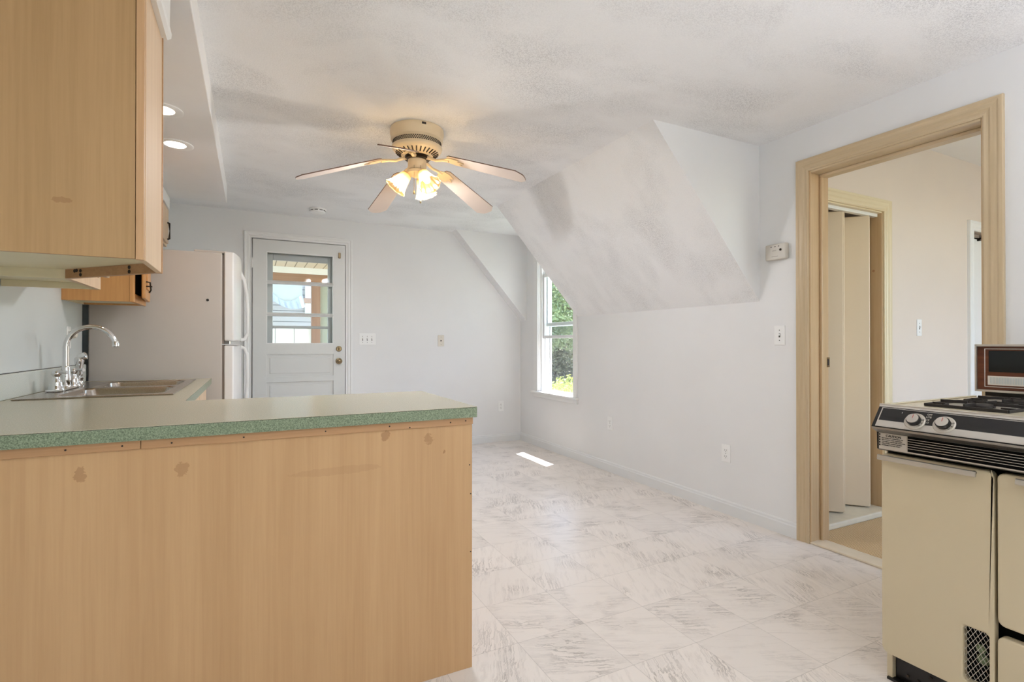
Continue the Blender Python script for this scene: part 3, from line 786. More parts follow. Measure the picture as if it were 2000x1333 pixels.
def build_sink():
    s = thing('kitchen_sink', (-0.555, 3.08, CT), 'stainless steel double bowl drop in kitchen sink', 'sink')
    x0, x1, y0, y1 = -0.815, -0.295, 2.595, 3.575
    bowls = [(-0.70, -0.335, 2.64, 3.06), (-0.70, -0.335, 3.11, 3.53)]
    zt = CT+0.006
    bm = bmesh.new()
    # rim as a frame with holes
    xs = [x0, -0.70, -0.335, x1]; ys = [y0, 2.64, 3.06, 3.11, 3.53, y1]
    for i in range(3):
        for j in range(5):
            if i == 1 and j in (1, 3): continue
            box(bm, xs[i], xs[i+1], ys[j], ys[j+1], CT+0.0005, zt)
    bmesh.ops.remove_doubles(bm, verts=bm.verts, dist=1e-5)
    # drop interior coincident faces
    seen = {}
    for f in list(bm.faces):
        key = tuple(sorted(v.index for v in f.verts)) if False else tuple(round(c, 4) for c in f.calc_center_median())
        seen.setdefault(key, []).append(f)
    for k, fs in seen.items():
        if len(fs) > 1: bmesh.ops.delete(bm, geom=fs, context='FACES_ONLY')
    obj('rim', bm, 'brushed_steel', s, 0.003)
    def rr(xa, xb, ya, yb, r, n=6):
        pts = []
        for cx, cy, a0 in ((xb-r, yb-r, 0), (xa+r, yb-r, pi/2), (xa+r, ya+r, pi), (xb-r, ya+r, 3*pi/2)):
            for k in range(n+1):
                a = a0+pi/2*k/n; pts.append((cx+r*cos(a), cy+r*sin(a)))
        return pts
    for (xa, xb, ya, yb) in bowls:
        bm = bmesh.new(); rings = []
        for (ins, z, r) in ((-0.012, zt, 0.03), (0.0, zt+0.0005, 0.045), (0.006, zt-0.006, 0.05), (0.012, zt-0.05, 0.055), (0.018, CT-0.15, 0.06), (0.030, CT-0.168, 0.06), (0.06, CT-0.175, 0.05)):
            rings.append([bm.verts.new((px, py, z)) for px, py in rr(xa+ins, xb-ins, ya+ins, yb-ins, r)])
        for a, b in zip(rings, rings[1:]):
            n = len(a)
            for k in range(n): bm.faces.new([a[k], a[(k+1)%n], b[(k+1)%n], b[k]])
        bm.faces.new(rings[-1])
        o = obj('bowl', bm, 'brushed_steel', s, smooth=True)
        obj('drain', lathe(bmesh.new(), [(0.04,0),(0.038,0.003),(0.02,0.001),(0.0,0.0)], ((xa+xb)/2, (ya+yb)/2, CT-0.174), 20), 'chrome', o, smooth=True)
    # faucet
    f = thing('kitchen_faucet', (-0.765, 3.05, CT+0.006), 'chrome gooseneck faucet with two lever handles behind the sink', 'faucet')
    zb = zt+0.0005; fx = -0.765
    def spout_path(cx, cy):
        pts = [(cx, cy, zb+0.02), (cx, cy, zb+0.12), (cx, cy, zb+0.195)]
        R = 0.093; c0 = cx+R
        for k in range(1, 15):
            a = pi - k*(pi*0.95)/14
            pts.append((c0+R*cos(a), cy, zb+0.195+R*sin(a)))
        return pts
    pts = spout_path(fx, 3.05)
    obj('spout', tube(bmesh.new(), pts, [0.0125]*3+[0.0115]*14, 16), 'chrome', f, smooth=True)
    e = Vector(pts[-1])
    obj('aerator', lathe(bmesh.new(), [(0.011,0.012),(0.0145,0.006),(0.0145,-0.012),(0.011,-0.016)], (e.x, e.y, e.z), 16), 'chrome', f, smooth=True)
    obj('spout_base', lathe(bmesh.new(), [(0.026,0),(0.027,0.006),(0.021,0.014),(0.020,0.022),(0.023,0.03),(0.019,0.06),(0.0165,0.09),(0.0155,0.10),(0.0155,0.104),(0.013,0.107)], (fx, 3.05, zb), 24), 'chrome', f, smooth=True)
    obj('deck_plate', boxes((fx-0.028, fx+0.028, 2.875, 3.205, zb, zb+0.009)), 'chrome', f, 0.006, seg=3)
    for y in (2.92, 3.16):
        h = obj('handle', lathe(bmesh.new(), [(0.030,0),(0.031,0.006),(0.026,0.02),(0.0215,0.032),(0.0225,0.036),(0.017,0.048),(0.012,0.062),(0.013,0.068),(0.018,0.074),(0.018,0.082),(0.012,0.09),(0.0,0.092)], (fx, y, zb), 24), 'chrome', f, smooth=True)
        bm = bmesh.new(); tube(bm, [(fx, y, zb+0.078), (fx+0.02, y-0.012, zb+0.085), (fx+0.046, y-0.028, zb+0.084)], [0.007,0.006,0.0085], 10)
        obj('lever', bm, 'chrome', h, smooth=True)
    # side sprayer
    sp = thing('side_sprayer', (-0.765, 3.252, CT+0.006), 'chrome pull out side sprayer beside the faucet', 'sprayer')
    obj('holder', lathe(bmesh.new(), [(0.024,0),(0.024,0.006),(0.018,0.012),(0.016,0.03),(0.019,0.036),(0.019,0.044)], (fx, 3.252, zb), 20), 'chrome', sp, smooth=True)
    obj('spray_body', lathe(bmesh.new(), [(0.014,0.044),(0.016,0.06),(0.015,0.09),(0.019,0.115),(0.020,0.135),(0.012,0.145)], (fx, 3.252, zb), 20), 'chrome', sp, smooth=True)
    bm = bmesh.new(); mt = Matrix.Rotation(radians(70), 3, 'Y') 
    lathe(bm, [(0.015,-0.016),(0.018,0.0),(0.018,0.016),(0.012,0.02)], (fx+0.012, 3.252, zb+0.145), 20, mt)
    obj('spray_head', bm, 'chrome', sp, smooth=True)
build_sink()

def shaker(bm, x0, x1, y0, y1, z0, z1, d, axis, sgn):
    pass

def build_wall_cabinets():
    ZB, ZT = 1.34, 2.2045
    # diagonal corner cabinet, its finished back towards the camera
    c = thing('corner_wall_cabinet', (-0.55, 1.95, ZB), 'large maple diagonal wall cabinet hanging over the peninsula', 'cabinet')
    obj('back_panel', boxes((XL+0.001, -0.272, 1.64, 1.652, ZB, ZT)), 'maple_shaded', c, 0.001)
    obj('stile', boxes((-0.2705, -0.253, 1.637, 1.653, ZB-0.002, ZT)), 'maple_stile', c, 0.001)
    obj('end_panel', boxes((-0.266, -0.251, 1.654, 1.918, ZB-0.002, ZT)), 'maple_lit', c, 0.001)
    obj('corner_edge', boxes((-0.266, -0.2485, 1.9185, 1.929, ZB-0.003, ZT)), 'maple_rail', c, 0.001)
    bm = bmesh.new()
    prism(bm, [(XL+0.002, 1.653), (-0.267, 1.653), (-0.267, 1.918), (-0.566, 2.235), (XL+0.002, 2.235)], 'z', ZB+0.030, ZB+0.042)
    obj('bottom_panel', bm, 'cream_melamine', c)
    obj('side_panel', boxes((XL+0.002, -0.556, 2.236, 2.249, ZB-0.001, ZT)), 'cream_melamine', c, 0.001)
    # diagonal face: rail and door
    a = Vector((-0.259, 1.925, 0)); b = Vector((-0.560, 2.243, 0)); u = (b-a).normalized(); n = Vector((-u.y, u.x, 0))
    if n.x < 0: n = -n
    mid = (a+b)/2; L = (b-a).length
    up = Vector((0,0,1))
    obj('bottom_rail', obox(bmesh.new(), mid+Vector((0,0,ZB+0.0145)), u, n, up, L/2-0.004, 0.009, 0.0155), 'maple_rail', c, 0.001)
    bm = bmesh.new()
    for t, z in ((-0.10,0.021),(-0.10,0.007),(0.135,0.021),(0.135,0.008),(0.155,0.023),(0.165,0.022)):
        p = mid+u*t
        obj('pocket_screw_hole', lathe(bmesh.new(), [(0.006,0),(0.006,0.0012)], (p.x-n.x*0.0102, p.y-n.y*0.0102, ZB+z), 10, Matrix.Rotation(atan2(n.y, n.x), 3, 'Z') @ Matrix.Rotation(pi/2, 3, 'Y') @ Matrix.Scale(1, 3)), 'dark_slot', c)
    d = obj('cabinet_door', obox(bmesh.new(), mid+n*0.019+Vector((0,0,(ZB+0.035+2.05)/2)), u, n, up, L/2-0.03, 0.009, (2.05-ZB-0.035)/2), 'maple_lit', c, 0.004)
    obj('handle', obox(bmesh.new(), mid+n*0.038-u*0.13+Vector((0,0,ZB+0.12)), u, n, up, 0.004, 0.008, 0.05), 'dark_bronze', d, 0.002)
    # moulding at the top of the open side
    bm = bmesh.new()
    prism(bm, [(-0.252, 2.064), (-0.236, 2.060), (-0.226, 2.066), (-0.224, 2.080), (-0.230, 2.088), (-0.228, 2.2045), (-0.252, 2.2045)], 'y', 1.60, 1.905)
    obj('crown_moulding', bm, 'trim_white', c)

    # next cabinet along the wall (seen from below)
    k = thing('sink_wall_cabinet', (-0.7, 2.45, ZB), 'narrow maple wall cabinet behind the corner cabinet with cream underside', 'cabinet')
    y0, y1 = 2.2505, 2.655
    obj('carcass', boxes((XL+0.002, -0.575, y0, y1, ZB+0.025, ZT), (XL+0.002, -0.575, y1-0.014, y1, ZB, ZB+0.025)), 'cream_melamine', k, 0.001)
    obj('face_frame', boxes((-0.5745, -0.5555, y0, y1, ZB, 1.385), (-0.5745, -0.5555, y1-0.03, y1, 1.385, ZT), (-0.5745, -0.5555, y0, y0+0.03, 1.385, ZT)), 'maple_lit', k, 0.001)
    dd = obj('cabinet_door', boxes((-0.5545, -0.537, y0+0.09, y1-0.01, 1.40, 2.06)), 'maple_lit', k, 0.004)
    # scalloped valance over the sink
    bm = bmesh.new(); y = 2.657; pts = [(y, 1.60), (y, 1.405), (2.80, 1.405)]
    for i in range(0, 13):
        t = i/12; pts.append((2.80+0.40*t, 1.405+0.10*t+0.05*sin(pi*t)**0.8+ (0.012 if 0 < i < 12 else 0)))
    pts += [(3.345, 1.505), (3.345, 1.60)]
    prism(bm, pts, 'x', -0.572, -0.556)
    v = obj('valance', bm, 'maple_lit', None, 0.002); tag(v, 'cream scalloped wooden valance between the sink cabinets', 'valance')

    # honey maple cabinet by the refrigerator, door ajar
    h = thing('small_wall_cabinet', (-0.7, 3.5, ZB), 'honey coloured wall cabinet with its door ajar beside the refrigerator', 'cabinet')
    y0, y1 = 3.35, 3.70; xf = -0.56
    obj('side_panel', boxes((XL+0.0, xf-0.019, y0, y0+0.012, ZB, ZT)), 'honey_maple', h, 0.001)
    obj('bottom_panel', boxes((XL+0.002, xf-0.019, y0+0.0125, y1, ZB+0.010, ZB+0.022), (XL+0.002, XL+0.012, y0+0.0125, y1, ZB, ZB+0.01)), 'cream_melamine', h)
    obj('side_panel', boxes((XL+0.002, xf-0.019, y1-0.012, y1, ZB, ZB+0.0098), (XL+0.002, xf-0.019, y1-0.012, y1, ZB+0.0225, ZT)), 'honey_maple', h, 0.001)
    obj('interior', boxes((XL+0.002, XL+0.01, y0+0.0125, y1-0.0125, ZB+0.0225, ZT), (XL+0.011, xf-0.020, y1-0.014, y1-0.0125, ZB+0.0225, ZT), (XL+0.011, xf-0.020, y0+0.0125, y0+0.014, ZB+0.0225, ZT)), 'dark_slot', h)  # dark liner, painted shade behind the ajar door
    obj('shelf', boxes((XL+0.011, xf-0.022, y0+0.0145, y1-0.0145, ZB+0.28, ZB+0.295)), 'dark_slot', h)  # shelf coloured dark as part of the painted shade
    obj('face_frame', boxes((xf-0.0185, xf, y0-0.002, y0+0.036, ZB-0.001, ZT), (xf-0.0185, xf, y0+0.036, y1, ZB-0.001, ZB+0.045), (xf-0.0185, xf, y1-0.036, y1, ZB+0.045, ZT)), 'honey_maple', h, 0.002)
    # door hinged at the far side, standing slightly open
    p0 = Vector((xf+0.004, y1-0.01, 0)); ang = radians(-90-0); 
    u = Vector((0.024, -0.30, 0)).normalized(); n = Vector((0.30, 0.024, 0)).normalized(); w = 0.315
    c0 = p0 + u*w/2 + n*0.009
    z0, z1 = ZB+0.022, 2.16
    d = obj('cabinet_door', obox(bmesh.new(), c0+Vector((0,0,(z0+z1)/2)), u, n, up, w/2, 0.009, (z1-z0)/2), 'honey_maple', h, 0.005)
    obj('raised_panel', obox(bmesh.new(), c0+n*0.011+Vector((0,0,(z0+z1)/2)), u, n, up, w/2-0.055, 0.004, (z1-z0)/2-0.055), 'honey_maple', d, 0.003)
    q = c0+u*(w/2-0.028)+n*0.009
    bm = bmesh.new()
    tube(bm, [q+Vector((0,0,1.455)), q+n*0.018+Vector((0,0,1.452)), q+n*0.022+Vector((0,0,1.41)), q+n*0.014+Vector((0,0,1.395))], 0.004, 8)
    tube(bm, [q+Vector((0,0,1.43)), q+n*0.028+Vector((0,0,1.43))], 0.004, 8)
    obj('handle', bm, 'dark_bronze', d, smooth=True)

    # cabinet above the refrigerator
    o = thing('refrigerator_wall_cabinet', (-0.7, 4.1, 1.83), 'short pale cabinet above the refrigerator with dark pulls', 'cabinet')
    obj('carcass', boxes((-1.04, -0.58, 3.713, 4.545, 1.83, ZT)), 'maple_lit', o, 0.001)
    obj('face_frame', boxes((-0.5795, -0.562, 3.713, 4.545, 1.83, ZT)), 'maple_lit', o, 0.001)
    obj('crown_strip', boxes((-0.5615, -0.545, 3.713, 4.548, 2.11, 2.196)), 'trim_white', o, 0.003)
    for ya, yb, hy in ((3.73, 4.125, 4.09), (4.135, 4.50, 4.44)):
        d = obj('cabinet_door', boxes((-0.561, -0.546, ya, yb, 1.845, 2.095)), 'maple_lit', o, 0.004)
        bm = bmesh.new(); tube(bm, [(-0.546, hy, 1.99), (-0.534, hy, 1.985), (-0.531, hy, 1.93), (-0.534, hy, 1.875), (-0.546, hy, 1.87)], [0.008,0.007,0.003,0.007,0.008], 8)
        obj('handle', bm, 'dark_bronze', d, smooth=True)
build_wall_cabinets()

def build_fridge():
    f = thing('refrigerator', (-0.48, 4.16, 0), 'white top freezer refrigerator standing beside the sink counter', 'refrigerator')
    x0, x1, y0, y1 = -0.853, -0.172, 3.80, 4.52
    obj('body', boxes((x0, x1, y0, y1, 0.03, 1.70)), 'fridge_shaded_white', f, 0.006)
    for fx_ in (x0+0.03, x1-0.08):
        for fy_ in (y0+0.03, y1-0.08): obj('foot', boxes((fx_, fx_+0.05, fy_, fy_+0.05, 0, 0.03)), 'black_enamel', f)
    obj('gasket', boxes((x1, x1+0.012, y0+0.012, y1-0.012, 0.06, 1.69)), 'fridge_gasket', f)
    obj('hinge_cover', boxes((-0.33, -0.12, y0+0.02, y0+0.09, 1.70, 1.716)), 'fridge_shaded_white', f, 0.006)
    obj('screw_plug', lathe(bmesh.new(), [(0.008,0),(0.008,0.003)], (-0.252, y0, 1.395), 12, Matrix.Rotation(pi/2, 3, 'X')), 'black_enamel', f)
    def door(za, zb, nm):
        bm = bmesh.new(); pts = [(x1+0.012, y0), (x1+0.012, y1)]
        n = 14
        for i in range(n+1):
            t = i/n; y = y1+(y0-y1)*t
            pts.append((-0.108+0.040*(1-(2*t-1)**2)**0.8, y))
        prism(bm, pts, 'z', za, zb)
        return obj(nm, bm, 'fridge_door_white', f, 0.007, True)
    d1 = door(1.135, 1.712, 'freezer_door'); d2 = door(0.06, 1.105, 'refrigerator_door')
    bm = bmesh.new(); tube(bm, [(-0.082, 4.43, 1.66), (-0.055, 4.435, 1.60), (-0.036, 4.44, 1.50), (-0.030, 4.44, 1.38), (-0.030, 4.44, 1.20), (-0.05, 4.44, 1.15), (-0.08, 4.43, 1.145)], [0.014,0.014,0.013,0.012,0.012,0.014,0.016], 10)
    obj('handle', bm, 'fridge_door_white', d1, smooth=True)
    bm = bmesh.new(); tube(bm, [(-0.08, 4.43, 1.09), (-0.05, 4.44, 1.08), (-0.032, 4.44, 1.03), (-0.030, 4.44, 0.85), (-0.036, 4.44, 0.70), (-0.055, 4.435, 0.62), (-0.082, 4.43, 0.58)], [0.016,0.014,0.012,0.012,0.013,0.014,0.014], 10)
    obj('handle', bm, 'fridge_door_white', d2, smooth=True)
    obj('hinge_plate', boxes((x1-0.004, -0.075, y0+0.005, y0+0.10, 1.108, 1.116)), 'chrome', f, 0.002)
    obj('hinge_pin', lathe(bmesh.new(), [(0.007,0),(0.007,0.017)], (-0.13, y0+0.03, 1.116), 12), 'chrome', f, smooth=True)
build_fridge()

# ------------------------------------------------------------------ stove
def text_mesh(txt, size, mat, parent, origin, ux, uz, nrm, name='lettering', extrude=0.0003, align='LEFT', bold=False):
    cu = bpy.data.curves.new('txt', 'FONT'); cu.body = txt; cu.size = size; cu.extrude = extrude; cu.align_x = align
    if bold: cu.offset = size*0.02
    o = bpy.data.objects.new('txt', cu); COL.objects.link(o)
    dg = bpy.context.evaluated_depsgraph_get(); dg.update()
    me = bpy.data.meshes.new_from_object(o.evaluated_get(dg))
    COL.objects.unlink(o); bpy.data.objects.remove(o)
    bm = bmesh.new(); bm.from_mesh(me); bpy.data.meshes.remove(me)
    for v in bm.verts:
        v.co = Vector(origin) + ux*v.co.x + uz*v.co.y + nrm*(v.co.z+extrude)
    return obj(name, bm, mat, parent)

def build_stove():
    s = thing('gas_range', (2.2, 0.53, 0), 'vintage cream gas range with black control panel and raised backguard', 'stove')
    YF, YN, XF = 0.985, 0.07, 1.87       # far side, near side, front
    XBk = 2.66
    ymid = 0.6875
    # body shell
    obj('body', boxes((XF+0.032, XBk, YN, YF, 0.10, 0.905)), 'cream_enamel', s, 0.004)
    obj('side_foot', boxes((XF+0.034, XBk-0.05, YF-0.018, YF-0.001, 0.0, 0.0995)), 'cream_enamel', s, 0.002)
    k = obj('kick_panel', boxes((XF+0.05, XF+0.062, YN+0.02, YF-0.02, 0.0, 0.099)), 'black_enamel', s, 0.001)
    obj('kick_flange', boxes((XF+0.025, XF+0.05, YN+0.02, YF-0.005, 0.0, 0.008)), 'black_enamel', k, 0.001)
    bm = bmesh.new()
    for y, z in ((0.93,0.03),(0.90,0.03),(0.865,0.06),(0.82,0.04),(0.935,0.075)):
        obj('kick_screw', lathe(bmesh.new(), [(0.005,0),(0.005,0.004)], (XF+0.05, y, z), 10, Matrix.Rotation(-pi/2, 3, 'Y')), 'dark_slot', k)
    # cooktop with raised rim
    obj('cooktop', boxes((XF+0.004, 2.50, YN, YF, 0.9055, 0.914), (XF+0.004, XF+0.03, YN, YF, 0.914, 0.9185), (XF+0.03, 2.50, YF-0.014, YF, 0.914, 0.9185)), 'cream_enamel_top', s, 0.003)
    obj('top_trim', boxes((XF-0.004, XF+0.0035, YN, YF, 0.9055, 0.920)), 'satin_silver', s, 0.002)
    obj('gap_shade_sheet', boxes((XF+0.0305, XF+0.0318, YN+0.008, YF-0.008, 0.102, 0.903)), 'black_gap', s)  # black sheet over the body, painted shade for the door gaps
    # doors
    def rdoor(nm, ya, yb, za, zb, r=0.018, hole=None):
        bm = bmesh.new()
        def rrp(y0, y1, z0, z1, rad, n=5):
            pts = []
            for cy, cz, a0 in ((y1-rad, z1-rad, 0), (y0+rad, z1-rad, pi/2), (y0+rad, z0+rad, pi), (y1-rad, z0+rad, 3*pi/2)):
                for q in range(n+1):
                    a = a0+pi/2*q/n; pts.append((cy+rad*cos(a), cz+rad*sin(a)))
            return pts
        outer = rrp(ya, yb, za, zb, r)
        if not hole:
            prism(bm, outer, 'x', XF, XF+0.03)
        else:
            inner = rrp(*hole, 0.012)
            n = len(outer)
            fo = [bm.verts.new((XF, y, z)) for y, z in outer]; bo = [bm.verts.new((XF+0.03, y, z)) for y, z in outer]
            fi = [bm.verts.new((XF, y, z)) for y, z in inner]; bi = [bm.verts.new((XF+0.03, y, z)) for y, z in inner]
            for i in range(n):
                j = (i+1) % n
                bm.faces.new([fo[i], fo[j], fi[j], fi[i]]); bm.faces.new([bo[j], bo[i], bi[i], bi[j]])
                bm.faces.new([fo[j], fo[i], bo[i], bo[j]]); bm.faces.new([fi[i], fi[j], bi[j], bi[i]])
        return obj(nm, bm, 'cream_enamel', s, 0.005, seg=3)
    hd = rdoor('heater_door', ymid+0.003, YF-0.003, 0.10, 0.757, hole=(0.702, 0.763, 0.13, 0.291))
    od = rdoor('oven_door', YN+0.005, ymid-0.004, 0.328, 0.757)
    bd = rdoor('broiler_drawer', YN+0.005, ymid-0.003, 0.10, 0.298)
    # handles: flat angled aluminium bar on posts
    def handle(ya, yb, parent):
        bm = bmesh.new()
        prism(bm, [(XF-0.026, 0.752), (XF-0.028, 0.740), (XF-0.024, 0.736), (XF-0.020, 0.738), (XF-0.020, 0.754)], 'y', ya, yb)
        obj('handle', bm, 'satin_silver', parent, 0.001)
        for y in (ya+0.012, yb-0.02):
            obj('handle_post', tube(bmesh.new(), [(XF-0.0195, y, 0.745), (XF+0.002, y, 0.745)], 0.006, 10), 'brushed_aluminium', parent)
    handle(0.722, 0.981, hd); handle(0.12, 0.636, od)
    # heater grille: expanded metal in a dark recess
    bm = bmesh.new()
    ya, yb, za, zb = 0.702, 0.763, 0.13, 0.291
    dy, dz = 0.0118, 0.020
    def clip_add(p, q):
        # clip the strand to the opening
        ts = [0.0, 1.0]
        (y0, z0), (y1, z1) = p, q
        t0, t1 = 0.0, 1.0
        for a, d, lo, hi in ((y0, y1-y0, ya, yb), (z0, z1-z0, za, zb)):
            if abs(d) < 1e-9:
                if a < lo or a > hi: return
                continue
            ta, tb = (lo-a)/d, (hi-a)/d
            if ta > tb: ta, tb = tb, ta
            t0 = max(t0, ta); t1 = min(t1, tb)
        if t1-t0 < 0.05: return
        a = (y0+(y1-y0)*t0, z0+(z1-z0)*t0); b = (y0+(y1-y0)*t1, z0+(z1-z0)*t1)
        tube(bm, [(XF+0.012, a[0], a[1]), (XF+0.012, b[0], b[1])], 0.0007, 5)
    for i in range(-1, 7):
        for j in range(-1, 10):
            y = ya+i*dy; z = za+j*dz
            cy, cz = y+dy/2, z+dz/2
            clip_add((cy, z), (y+dy, cz)); clip_add((y+dy, cz), (cy, z+dz)); clip_add((cy, z+dz), (y, cz)); clip_add((y, cz), (cy, z))
    obj('grille', bm, 'satin_silver', hd)
    bm = lathe(bmesh.new(), [(0.0,0),(0.010,0.002),(0.013,0.008),(0.009,0.014)], (XF+0.029, 0.728, 0.232), 14, Matrix.Rotation(-pi/2, 3, 'Y'))
    lathe(bm, [(0.0,0),(0.012,0.002),(0.016,0.006),(0.010,0.013)], (XF+0.029, 0.724, 0.203), 14, Matrix.Rotation(-pi/2, 3, 'Y'))
    obj('gas_valve', bm, 'green_valve', s, smooth=True)
    # control panel housing
    P0 = Vector((XF-0.002, 0, 0.9150)); P1 = Vector((1.818, 0, 0.850))
    bm = bmesh.new()
    prism(bm, [(P0.x, P0.z), (P1.x, P1.z), (1.820, 0.842), (1.848, 0.829), (1.850, 0.772), (1.858, 0.768), (XF+0.03, 0.768), (XF+0.03, 0.9150)], 'y', YN, YF-0.001)
    cp = obj('control_panel', bm, 'black_enamel', s, 0.001)
    u = (P1-P0).normalized(); nrm = Vector((u.z, 0, -u.x)); 
    if nrm.x > 0: nrm = -nrm
    Yv = Vector((0,1,0)); H = (P1-P0).length
    def plate(nm, y0, y1, t0, t1, th, mat, parent=cp, bev=0.0):
        c = P0 + u*H*(t0+t1)/2 + Yv*(y0+y1)/2 + nrm*th/2
        return obj(nm, obox(bmesh.new(), c, Yv, u, nrm, (y1-y0)/2, H*(t1-t0)/2, th/2), mat, parent, bev)
    plate('upper_trim', YN, YF-0.002, 0.00, 0.085, 0.0022, 'satin_silver')
    plate('face_plate', YN+0.005, YF-0.012, 0.11, 0.985, 0.0010, 'satin_silver')
    plate('black_band', YN+0.005, YF-0.0155, 0.135, 0.70, 0.0014, 'black_print')
    plate('silver_band', YN+0.005, YF-0.0155, 0.715, 0.955, 0.0014, 'satin_silver')
    obj('lower_trim', boxes((1.817, 1.824, YN, YF-0.002, 0.8415, 0.8475)), 'brushed_aluminium', cp, 0.001)
    bm = bmesh.new(); prism(bm, [(1.8205, 0.8415), (1.847, 0.8285), (1.8475, 0.8275), (1.8190, 0.8405)], 'y', YN, YF-0.003); obj('lower_trim', bm, 'brushed_aluminium', cp)
    # vent face with slots
    obj('vent_face', boxes((1.8475, 1.8495, YN, YF-0.008, 0.773, 0.8265)), 'label_silver', cp, 0.0005)
    bm = bmesh.new()
    for i in range(6):
        z = 0.8225 - i*0.0073
        box(bm, 1.8466, 1.8474, YN+0.01, 0.893, z-0.0027, z+0.0027)
    box(bm, 1.8462, 1.8470, YN+0.01, 0.893, 0.7775, 0.8262)
    obj('vent_slots', bm, 'black_gap', cp)
    bm = bmesh.new()
    for i in range(5): box(bm, 1.8456, 1.8463, YN+0.01, 0.893, 0.8175-i*0.0075-0.0007, 0.8175-i*0.0075+0.0007)
    obj('vent_louvers', bm, 'satin_silver', cp)
    bm = bmesh.new()
    for i in range(5): box(bm, 1.8466, 1.8474, 0.9725, 0.9755, 0.818-i*0.0085, 0.8235-i*0.0085)
    obj('side_slots', bm, 'black_gap', cp)
    # caution label and its lettering
    lb = obj('caution_label', boxes((1.8464, 1.8473, 0.896, 0.970, 0.7815, 0.8245)), 'label_silver', s)
    ux = Vector((0,-1,0)); uz = Vector((0,0,1)); nn = Vector((-1,0,0))
    def txt(t, size, y, z, parent, x=1.8462, align='LEFT', mat='ink_black', b=True): text_mesh(t, size, mat, parent, (x, y, z), ux, uz, nn, align=align, bold=b)
    txt('CAUTION', 0.0098, 0.933, 0.8150, lb, align='CENTER')
    for i, t in enumerate(('HOT WHILE IN OPERATION. DO', 'NOT TOUCH. KEEP CHILDREN,', 'CLOTHING, FURNITURE, GASOLINE', 'AND OTHER LIQUIDS HAVING', 'FLAMMABLE VAPORS AWAY.')):
        txt(t, 0.0043, 0.968, 0.8090-i*0.0057, lb)
    # knobs
    def pf(y, t, out=0.0): return P0 + u*H*t + Yv*y + nrm*out
    R = Matrix((Yv.to_tuple(), u.to_tuple(), nrm.to_tuple())).transposed()
    for y in (0.868, 0.792, 0.44, 0.36):
        c = pf(y, 0.60, 0.0015)
        kb = obj('knob', lathe(bmesh.new(), [(0.0185,0.004),(0.0190,0.014),(0.0170,0.018),(0.0,0.018)], c, 32, R), 'black_enamel', s, smooth=True)
        obj('dial', lathe(bmesh.new(), [(0.0285,0),(0.0285,0.002),(0.026,0.0045),(0.0,0.0045)], c, 40, R), 'label_silver', kb, smooth=True)
        obj('knob_cap', lathe(bmesh.new(), [(0.0160,0.018),(0.0160,0.0195),(0.0,0.0195)], c, 32, R), 'satin_silver', kb, smooth=True)
        obj('pointer', obox(bmesh.new(), c + nrm*0.0198 - u*0.007, Yv, u, nrm, 0.0006, 0.0065, 0.0003), 'red_ink', kb)
        c2 = c+nrm*0.0048
        for a, w in ((-0.2, 'LO'), (0.35, 'M'), (0.8, 'HI')):
            p = c2 + (-Yv*cos(a) + u*sin(a))*0.0225
            text_mesh(w, 0.0055, 'ink_black', kb, p, -Yv, -u, nrm, align='CENTER')
    bm = bmesh.new()
    for i, t in enumerate(('OFF', 'LITE', 'HI', 'LO')):
        p = pf(0.8365, 0.27+i*0.115, 0.0015)
        text_mesh(t, 0.0078, 'white_ink', cp, p, -Yv, -u, nrm, align='CENTER')
    bm.free()
    text_mesh('2', 0.007, 'white_ink', cp, pf(0.912, 0.30, 0.0015), -Yv, -u, nrm)
    # burners and grates
    for gx, gy in ((2.08, 0.80), (2.34, 0.80), (2.08, 0.30), (2.34, 0.30)):
        w = obj('burner_well', lathe(bmesh.new(), [(0.10,0.0),(0.10,0.002),(0.09,0.0022),(0.05,0.001),(0.0,0.001)], (gx, gy, 0.9141), 28), 'satin_silver', s, smooth=True)
        obj('burner_head', lathe(bmesh.new(), [(0.035,0.001),(0.037,0.008),(0.030,0.012),(0.0,0.013)], (gx, gy, 0.9141), 24), 'grate_iron', w, smooth=True)
        bm = bmesh.new(); q = 0.105
        for a in (-1, 1):
            box(bm, gx-q, gx+q, gy+a*q-0.003, gy+a*q+0.003, 0.9145, 0.924)
            box(bm, gx+a*q-0.003, gx+a*q+0.003, gy-q, gy+q, 0.9145, 0.924)
        for k_ in range(4):
            a = k_*pi/2; d = Vector((cos(a), sin(a), 0)); n = Vector((-sin(a), cos(a), 0))
            dz = (d*0.9+Vector((0,0,0.0))).normalized()
            obox(bm, Vector((gx, gy, 0.927))+d*0.070, d, n, Vector((0,0,1)), 0.037, 0.0028, 0.0045)
            for o_ in (-0.055, 0.055):
                obox(bm, Vector((gx, gy, 0.9225))+d*0.088+n*o_, d, n, Vector((0,0,1)), 0.018, 0.0022, 0.003)
        obj('grate', bm, 'grate_iron', s, 0.0015)
    # backguard
    XBf = 2.516
    bgd = obj('backguard', boxes((XBf+0.012, XBk, YN, YF-0.001, 0.935, 1.108)), 'satin_silver', s, 0.002)
    obj('backguard_foot', boxes((XBf+0.05, XBk-0.002, YN+0.01, YF-0.012, 0.9145, 0.9345)), 'black_enamel', bgd, 0.002)
    obj('frame_trim', boxes((XBf-0.002, XBf+0.0118, YN, YF, 1.1085, 1.116), (XBf-0.002, XBf+0.0118, YF-0.006, YF, 0.934, 1.1083), (XBf-0.002, XBf+0.0118, YN, YF-0.0062, 0.934, 0.942)), 'satin_silver', bgd, 0.001)
    obj('wood_face', boxes((XBf+0.006, XBf+0.0117, YN+0.004, YF-0.0065, 0.9425, 1.108)), 'walnut_print', bgd)
    ty = 0.955
